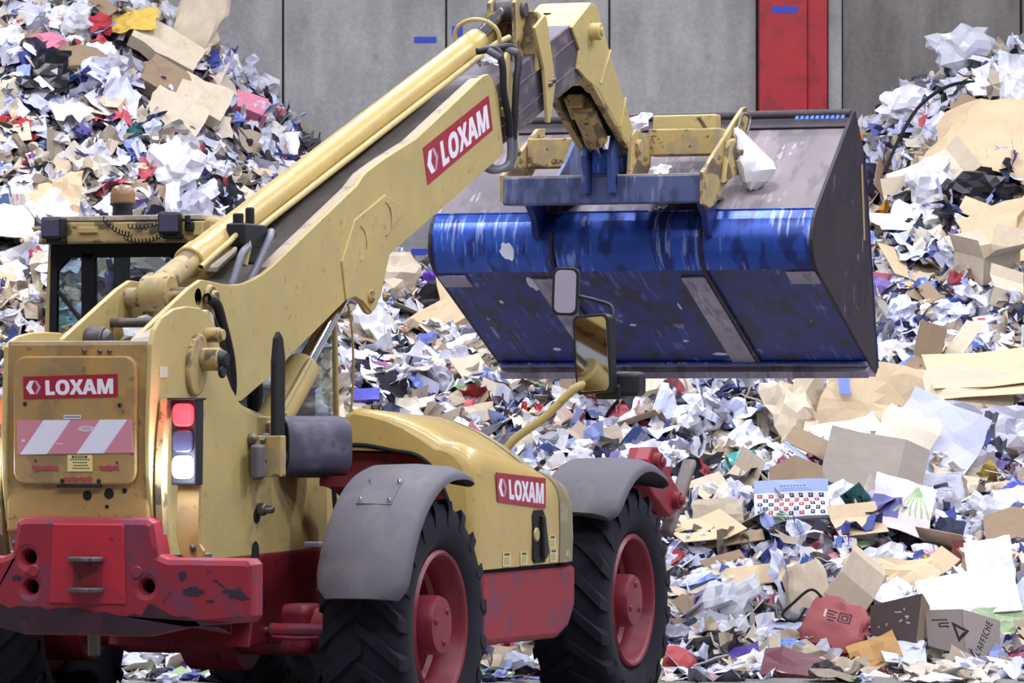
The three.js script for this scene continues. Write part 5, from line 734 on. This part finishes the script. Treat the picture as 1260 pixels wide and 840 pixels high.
item('cardboard_box', 'rounded tan crumpled carton below the boom eye', 'carton', blob(976, .3, 1, .7, 1, 2), card, -1.0, 38.4, { dy: .12, s: [.55, .5, .45] });
item('black_bag', 'torn black film above the long flattened carton', 'plastic film', rough(977), blackM, -.72, 38.0, { dy: .14, pitch: 42, roll: 24, s: [.6, .4, .2] });
item('blue_box', 'small blue and purple printed box behind the hood', 'carton', crumple(978, 3, .01, { thick: .2, ragged: 0 }), std(0x4b49b4, .45), -1.10, 34.0, { dy: .12, pitch: 60, roll: 2, s: [.2, .5, .1] });
item('paper_sheet', 'torn cream sheets under the boom just above the hood', 'paper', rough(979), cream, -.75, 35.3, { dy: .12, pitch: 45, s: [.45, .5, .4] });
// left-hand heap
item('kraft_sack', 'tall tan kraft sack on the crest of the left heap', 'sack', pillow(980, .38, .55, .22, .04), card, -2.86, 39.9, { dy: .0, pitch: 6, roll: -22 });
item('cardboard_box', 'row of tan cartons on the left heap, upper one', 'carton', crumple(981, 5, .03, { thick: .14, ragged: .04 }), card, -3.02, 39.6, { dy: .22, pitch: 46, roll: -24, spin: -18, s: [.62, .9, .36] });
item('cardboard_box', 'row of tan cartons on the left heap, middle one', 'carton', crumple(982, 5, .03, { thick: .16, ragged: .04 }), cardBrown, -2.96, 39.2, { dy: .2, pitch: 48, roll: -26, spin: -20, s: [.5, .9, .34] });
item('cardboard_box', 'row of tan cartons on the left heap, right one', 'carton', crumple(983, 5, .03, { thick: .14, ragged: .04 }), card, -2.68, 39.2, { dy: .2, pitch: 48, roll: -22, spin: -16, s: [.46, .9, .4] });
item('cardboard_sheet', 'flat tan board below the row of cartons on the left heap', 'cardboard', flat(984), card, -2.90, 38.8, { dy: .16, pitch: 52, roll: -16, spin: -20, s: [.5, .7, .4] });
item('red_scrap', 'crumpled red wrap high on the left heap', 'paper', blob(985, .45, 1, .7, 1, 2), redM, -3.62, 39.5, { dy: .12, s: [.24, .24, .2] });
item('pink_bag', 'bright pink crumpled paper at upper left', 'paper', blob(986, .45, 1, .6, 1, 2), pinkM, -4.06, 39.1, { dy: .14, s: [.32, .26, .26] });
item('cardboard_box', 'brown crumpled carton right of the pink paper', 'carton', blob(987, .22, 1, .6, 1, 2), cardBrown, -3.76, 39.0, { dy: .12, s: [.5, .3, .36] });
item('pink_box', 'small pink box on the right flank of the left heap', 'carton', crumple(988, 3, .01, { thick: .3, ragged: 0 }), pinkM, -2.30, 39.9, { dy: .16, pitch: 50, roll: -28, s: [.3, .5, .22] });
item('yellow_sheet', 'yellow sheets above the row of cartons', 'paper', sheet(989), yellowM, -3.34, 39.6, { dy: .22, pitch: 40, roll: 14, s: [.42, .6, .3] });
item('plastic_bag', 'large white bag on the left heap behind the boom', 'plastic bag', blob(990, .5, 1, .7, 1, 3), whiteBag, -2.84, 37.9, { dy: .14, s: [.42, .5, .5] });
item('red_scrap', 'dark red scrap above the large white bag', 'paper', sheet(991), W.paper(0x8a2430), -2.70, 38.4, { dy: .12, pitch: 50, s: [.16, .4, .18] });
item('cardboard_sheet', 'crumpled beige board left of the roof beacon', 'cardboard', rough(992), cardPale, -3.80, 37.0, { dy: .14, pitch: 50, s: [.5, .5, .55] });
item('white_strip', 'long white strip hanging down the left heap right of the beacon', 'paper', sheet(993), white, -2.82, 37.3, { dy: .15, pitch: 62, roll: 4, s: [.12, .4, .5] });
item('white_board', 'pale flat sheet at the left edge beside the cab roof', 'board', flat(994), cream, -4.12, 36.4, { dy: .15, pitch: 40, s: [.5, .6, .4] });
item('black_bag', 'dark hollow of black film on the left heap', 'plastic film', rough(995), blackM, -4.05, 38.3, { dy: .12, pitch: 48, s: [.55, .4, .5] });
item('paper_sheet', 'white torn sheet on the right toe of the left heap', 'paper', sheet(996), white, -1.98, 39.8, { dy: .14, pitch: 60, roll: 20, s: [.2, .4, .26] });
// on the floor under the machine
item('floor_paper', 'white paper lying on the floor seen between the rear wheels', 'paper', rough(997), white, -2.08, 27.5, { dy: .07, pitch: 18, s: [.34, .35, .3] });
item('floor_card', 'folded beige board on the floor behind the rear axle', 'cardboard', folded(998, 2), cardPale, -1.92, 27.7, { dy: .1, pitch: 25, roll: -8, s: [.4, .3, .3] });
item('floor_paper', 'blue paper scrap on the bare floor between the right wheels', 'paper', sheet(999), foil(0x9fb8ec), .20, 26.6, { dy: .01, pitch: 2, s: [.2, .1, .2] });
// on the machine
{ // a bag knotted to the carriage: two skins hanging from one point
  const t = thing('plastic_bag', 'white plastic bag hanging from the attachment carriage', 'plastic bag', V(6.15, 3.15, .72));
  const P = [[.665, 3.262, .02], [.69, 3.20, .05], [.725, 3.13, .09], [.76, 3.06, .13], [.78, 3.01, .15], [.77, 2.95, .12], [.755, 2.90, .06]], W0 = [.02, .05, .085, .125, .13, .09, .03], rows = P.map(([z, y, d], k) => Array.from({ length: 16 }, (_, i) => { const a = i / 16 * 6.2832, n = 1 + .22 * noise3(Math.cos(a) * 2, k * .7, Math.sin(a) * 2, 91); return V(6.15 + d * .45 * Math.sin(a) * n, y + .012 * noise3(Math.cos(a) * 2, k, 0, 95), z + W0[k] * Math.cos(a) * n); }));
  obj('bag_skin', loft(rows, true, true, .3), whiteBag, t);
}
for (const [x, y, z, l, s] of [[6.0, 3.30, .1, 'white paper scrap caught behind the boom head', .17], [5.75, 2.99, .32, 'folded paper scrap inside the attachment carriage', .14], [5.62, 3.0, -.02, 'crumpled foil scrap between the two lifting lugs', .09], [5.78, 2.79, .30, 'white paper corner stuck under the carriage beam', .12], [-.78, 1.96, -.02, 'folded white paper lying inside the rear of the boom', .2], [3.36, 3.50, .1, 'torn white paper wedged at the boom nose under the cylinder', .1]]) { const m = item('paper_scrap', l, 'paper', crumple(1010 + Math.round(x * 10), 6, .2, { ragged: .25, l: .7 }), white, 0, 30, {}); m.position.set(x, y, z); m.rotation.set(rad(55), rad(-80), rad(15), 'YXZ'); m.scale.set(s, s, s); }

const crowded = (a, b) => KEEP.some(([x, y, r]) => Math.abs(a - x) < r * .85 && b - y < r * .3 && b - y > -r * 1.1);
const PAL = { // linear-looking mixes are avoided: these are sRGB
  white: [0xf1f0f6, 0xe6e6f2, 0xd6d8ee, 0xf4f1ec, 0xc6c9e6, 0xe6e9fc, 0xd8d4d6, 0xf6f6fc, 0xdce0fa], tan: [0xe0d0b6, 0xcdbca0, 0xb4a48e, 0xd8ccba, 0x9c8c7a, 0xe6dcca], grey: [0xa5a3ae, 0x8c8a98, 0xb7b6c4, 0x77757f],
  dark: [0x25232f, 0x1b1a22, 0x393545, 0x3a302e, 0x23284a], blue: [0x6a78c4, 0x46529e, 0x9aa8dc, 0x343b6e, 0xb4beea], red: [0xb8323e, 0x8c2832, 0xd4606a, 0xd98a94], purple: [0x5b4a96, 0x8a78c0, 0x463470], green: [0x3f8f86, 0x6ea65c, 0x2f5f5a, 0xa9c48a], yellow: [0xe3c05a, 0xd99a3c, 0xeee0a0],
};
{
  const geo = [
    ...[1, 2, 3, 4].map((s) => [crumple(s, 5, .16, { l: .8 }), 'sheet']), ...[5, 6, 7].map((s) => [crumple(s, 4, .06, { l: .7, curl: .25 }), 'sheet']), ...[8, 9].map((s) => [crumple(s, 6, .3, { l: .9 }), 'sheet']),
    ...[11, 12, 13].map((s) => [folded(s, 2 + s % 2), 'card']), ...[14, 15].map((s) => [crumple(s, 4, .05, { thick: .02, ragged: .12 }), 'card']),
    ...[17, 18, 19].map((s) => [blob(s, .38, 1, .7, .9, 2), 'ball']), ...[21, 22].map((s) => [strands(s), 'strip']), ...[23, 24].map((s) => [crumple(s, 3, .03, { l: .72, thick: .025, ragged: 0, curl: .12 }), 'book']),
  ];
  const R = rng(4242), N = 38000, lists = geo.map(() => []), kinds = { sheet: [], card: [], ball: [], strip: [], book: [] }; geo.forEach(([, k], i) => kinds[k].push(i));
  const up = V(0, 1, 0), q = new THREE.Quaternion(), q2 = new THREE.Quaternion(), e = new THREE.Euler(), m4 = new THREE.Matrix4(), col = new THREE.Color();
  const pick = (l) => l[Math.floor(R() * l.length)];
  for (let n = 0; n < N; n++) {
    const wide = n < N * .82, a = wide ? -6.2 + 12.4 * R() : -12.3 + 24.6 * R(); let b = 26.9 + 14.9 * Math.pow(R(), .85); if (R() < .025) b = 26.2 + 1.6 * R();
    if (crowded(a, b) && R() < .7) continue;
    const k = R(), kind = k < .56 ? 'sheet' : k < .70 ? 'card' : k < .86 ? 'ball' : k < .93 ? 'strip' : 'book';
    let s = kind === 'ball' ? .05 + .13 * R() : kind === 'card' ? .10 + .24 * R() * R() : kind === 'strip' ? .10 + .22 * R() : .09 + .24 * Math.pow(R(), 1.6);
    const nrm = heapN(a, b), low = clamp((b - 26.4) / 1.4, .1); q.setFromUnitVectors(up, nrm); e.set((R() - .5) * 1.9 * low, R() * 6.283, (R() - .5) * 1.9 * low); q2.setFromEuler(e); q.multiply(q2);
    const y = Math.max(heapY(a, b), .01) + (R() - .55) * .16 * low + s * .1 * low; const p = hall(a, Math.max(y, .015 + s * .12 * low), b);
    let c = R(), pal; const cl = noise3(a * 1.2, b * 1.2, 0, 61); if (cl > .28 && R() < .45) c = .6 + .38 * R(); else if (cl < -.3 && R() < .5) c = kind === 'card' ? .2 : .62; 
    if (kind === 'card') pal = c < .72 ? 'tan' : c < .86 ? 'white' : c < .95 ? 'grey' : 'dark';
    else if (kind === 'ball') pal = c < .52 ? 'white' : c < .66 ? 'tan' : c < .74 ? 'grey' : c < .86 ? 'dark' : c < .92 ? 'blue' : c < .96 ? 'red' : 'purple';
    else pal = c < .56 ? 'white' : c < .68 ? 'tan' : c < .75 ? 'grey' : c < .83 ? 'dark' : c < .91 ? 'blue' : c < .945 ? 'red' : c < .965 ? 'purple' : c < .985 ? 'green' : 'yellow';
    const gi = pick(kinds[kind]); m4.compose(p, q, V(s * (.8 + .5 * R()), s * (.7 + .6 * R()), s * (.8 + .5 * R())));
    lists[gi].push([m4.clone(), pick(PAL[pal]), .82 + .22 * R()]);
  }
  const names = { sheet: ['loose_paper', 'thousands of small torn sheets strewn over the heaps', 'paper'], card: ['loose_board', 'countless small torn scraps of board strewn over the heaps', 'board scraps'], ball: ['crushed_paper', 'countless small crushed balls of paper and film in the heaps', 'paper balls'], strip: ['shredded_paper', 'countless thin torn strips of paper among the heaps', 'paper strips'], book: ['loose_booklets', 'countless small printed booklets and leaflets among the heaps', 'leaflets'] };
  const wm = std(0xffffff, .72, 0, { map: paperTex }), cm = std(0xffffff, .85), bm = std(0xffffff, .5, 0, { map: printTex[1] });
  geo.forEach(([g, k], i) => { const L = lists[i], im = new THREE.InstancedMesh(g, k === 'card' ? cm : k === 'book' ? bm : wm, L.length); im.name = numbered(names[k][0]); L.forEach(([m, c, f], j) => { im.setMatrixAt(j, m); im.setColorAt(j, col.set(c).multiplyScalar(f)); }); im.castShadow = im.receiveShadow = true; im.userData.kind = 'stuff'; tag(im, names[k][1], names[k][2]); scene.add(im); });
}
// the largest loose pieces among thousands, by kind and place
{
  const R = rng(777), zones = { left: [-4.7, -1.7, 35.6, 40.6, 'the tall left heap'], middle: [-1.35, .55, 34.2, 38.5, 'the low heap seen under the boom'], slope: [.9, 4.3, 28.2, 34.2, 'the slope right of the front wheel'], right: [3.05, 4.6, 34.3, 40.2, 'the right heap beside the bucket'] };
  const kinds = [
    ['paper_sheet', ['crumpled white sheet','crumpled bluish white sheet','crumpled pale grey sheet'], 'paper', [1, 2, 3].map((s) => crumple(1100 + s, 7, .16, { l: .8 })), [white, whiteBlue, W.paper(0xd5d6e6)], .20, .42, { left: 62, middle: 30, slope: 80, right: 40 }],
    ['bag', ['bunched white bag','bunched grey bag','bunched lavender bag','bunched clear film'], 'plastic bag', [4, 5, 6].map((s) => blob(1100 + s, .48, 1, .6, .9, 3)), [whiteBag, greyBag, foil(0xd9dcf0), film], .18, .40, { left: 34, middle: 12, slope: 34, right: 18 }],
    ['cardboard_scrap', ['bent tan board','bent pale board','bent brown board'], 'cardboard', [7, 8, 9, 10].map((s) => folded(1100 + s, 2 + s % 2)), [card, cardPale, cardBrown], .20, .46, { left: 26, middle: 18, slope: 44, right: 26 }],
    ['blue_scrap', ['strong blue wrap','light blue wrap','navy wrap'], 'wrapping', [11, 12].map((s) => crumple(1100 + s, 7, .2)), [blueM, foil(0x7c90dc), foil(0x26306e)], .14, .28, { left: 20, middle: 10, slope: 20, right: 8 }],
    ['dark_scrap', ['black film','dark navy film','dark purple film'], 'plastic film', [13, 14].map((s) => crumple(1100 + s, 7, .2)), [blackM, foil(0x20223a), foil(0x2d2638)], .2, .42, { left: 28, middle: 12, slope: 20, right: 12 }],
    ['red_scrap', ['red paper','pink paper','maroon paper'], 'paper', [15, 16].map((s) => crumple(1100 + s, 6, .14)), [redM, pinkM, W.paper(0x94303c)], .12, .24, { left: 12, middle: 6, slope: 12, right: 6 }],
    ['magazine', ['blue and red leaflet','light blue leaflet','purple and teal leaflet','black and red leaflet'], 'magazine', [17, 18].map((s) => crumple(1100 + s, 5, .05, { l: .75, thick: .02, ragged: .01, curl: .2 })), printTex.map((t) => std(0xffffff, .45, 0, { map: t })), .2, .32, { left: 20, middle: 10, slope: 30, right: 12 }],
  ];
  const spot = { left: (a, b) => (b > 38.9 ? 'near the crest of the left heap' : b > 37.2 ? 'halfway up the left heap' : 'low on the left heap beside the cab') + (a < -3.4 ? ' at the left edge' : a < -2.5 ? ' behind the beacon' : ' behind the boom'), middle: (a, b) => (b > 36.8 ? 'high on the middle heap' : 'low on the middle heap') + (a < -.5 ? ' under the boom' : ' left of the mirror'), slope: (a, b) => (b < 29.4 ? 'at the foot of the slope' : b < 31.6 ? 'halfway up the right slope' : 'on the slope under the bucket') + (a < 1.9 ? ' near the front wheel' : a < 3 ? ' around the checked carton' : ' at the right edge'), right: (a, b) => (b > 38.6 ? 'near the summit of the right heap' : b > 36.4 ? 'halfway up the right heap' : 'low on the right heap') + (a < 3.75 ? ' beside the bucket' : ' at the right edge') };
  for (const [name, lab, cat, geos, mats, s0, s1, cnt] of kinds) for (const z of Object.keys(cnt)) for (let i = 0; i < cnt[z]; i++) {
    const [a0, a1, b0, b1, where] = zones[z]; let a, b, tries = 0; do { a = a0 + (a1 - a0) * R(); b = b0 + (b1 - b0) * R(); } while (crowded(a, b) && tries++ < 8);
    const s = s0 + (s1 - s0) * Math.pow(R(), 1.5), mi = Math.floor(R() * mats.length), m = new THREE.Mesh(geos[Math.floor(R() * geos.length)], mats[mi]), words = lab[mi] + ' ' + spot[z](a, b); m.name = numbered(name); m.castShadow = m.receiveShadow = true; scene.add(m);
    tag(m, words, cat, cat + ' scraps: ' + words);
    const q = new THREE.Quaternion().setFromUnitVectors(V(0, 1, 0), heapN(a, b)).multiply(new THREE.Quaternion().setFromEuler(new THREE.Euler((R() - .35) * 1.1, R() * 6.28, (R() - .5) * 1.2)));
    m.quaternion.copy(q); m.scale.set(s * (.85 + .4 * R()), s * (.8 + .4 * R()), s * (.85 + .4 * R())); m.position.copy(hall(a, heapY(a, b) + .06 + s * .12, b));
  }
}
renderer.render(scene, camera);
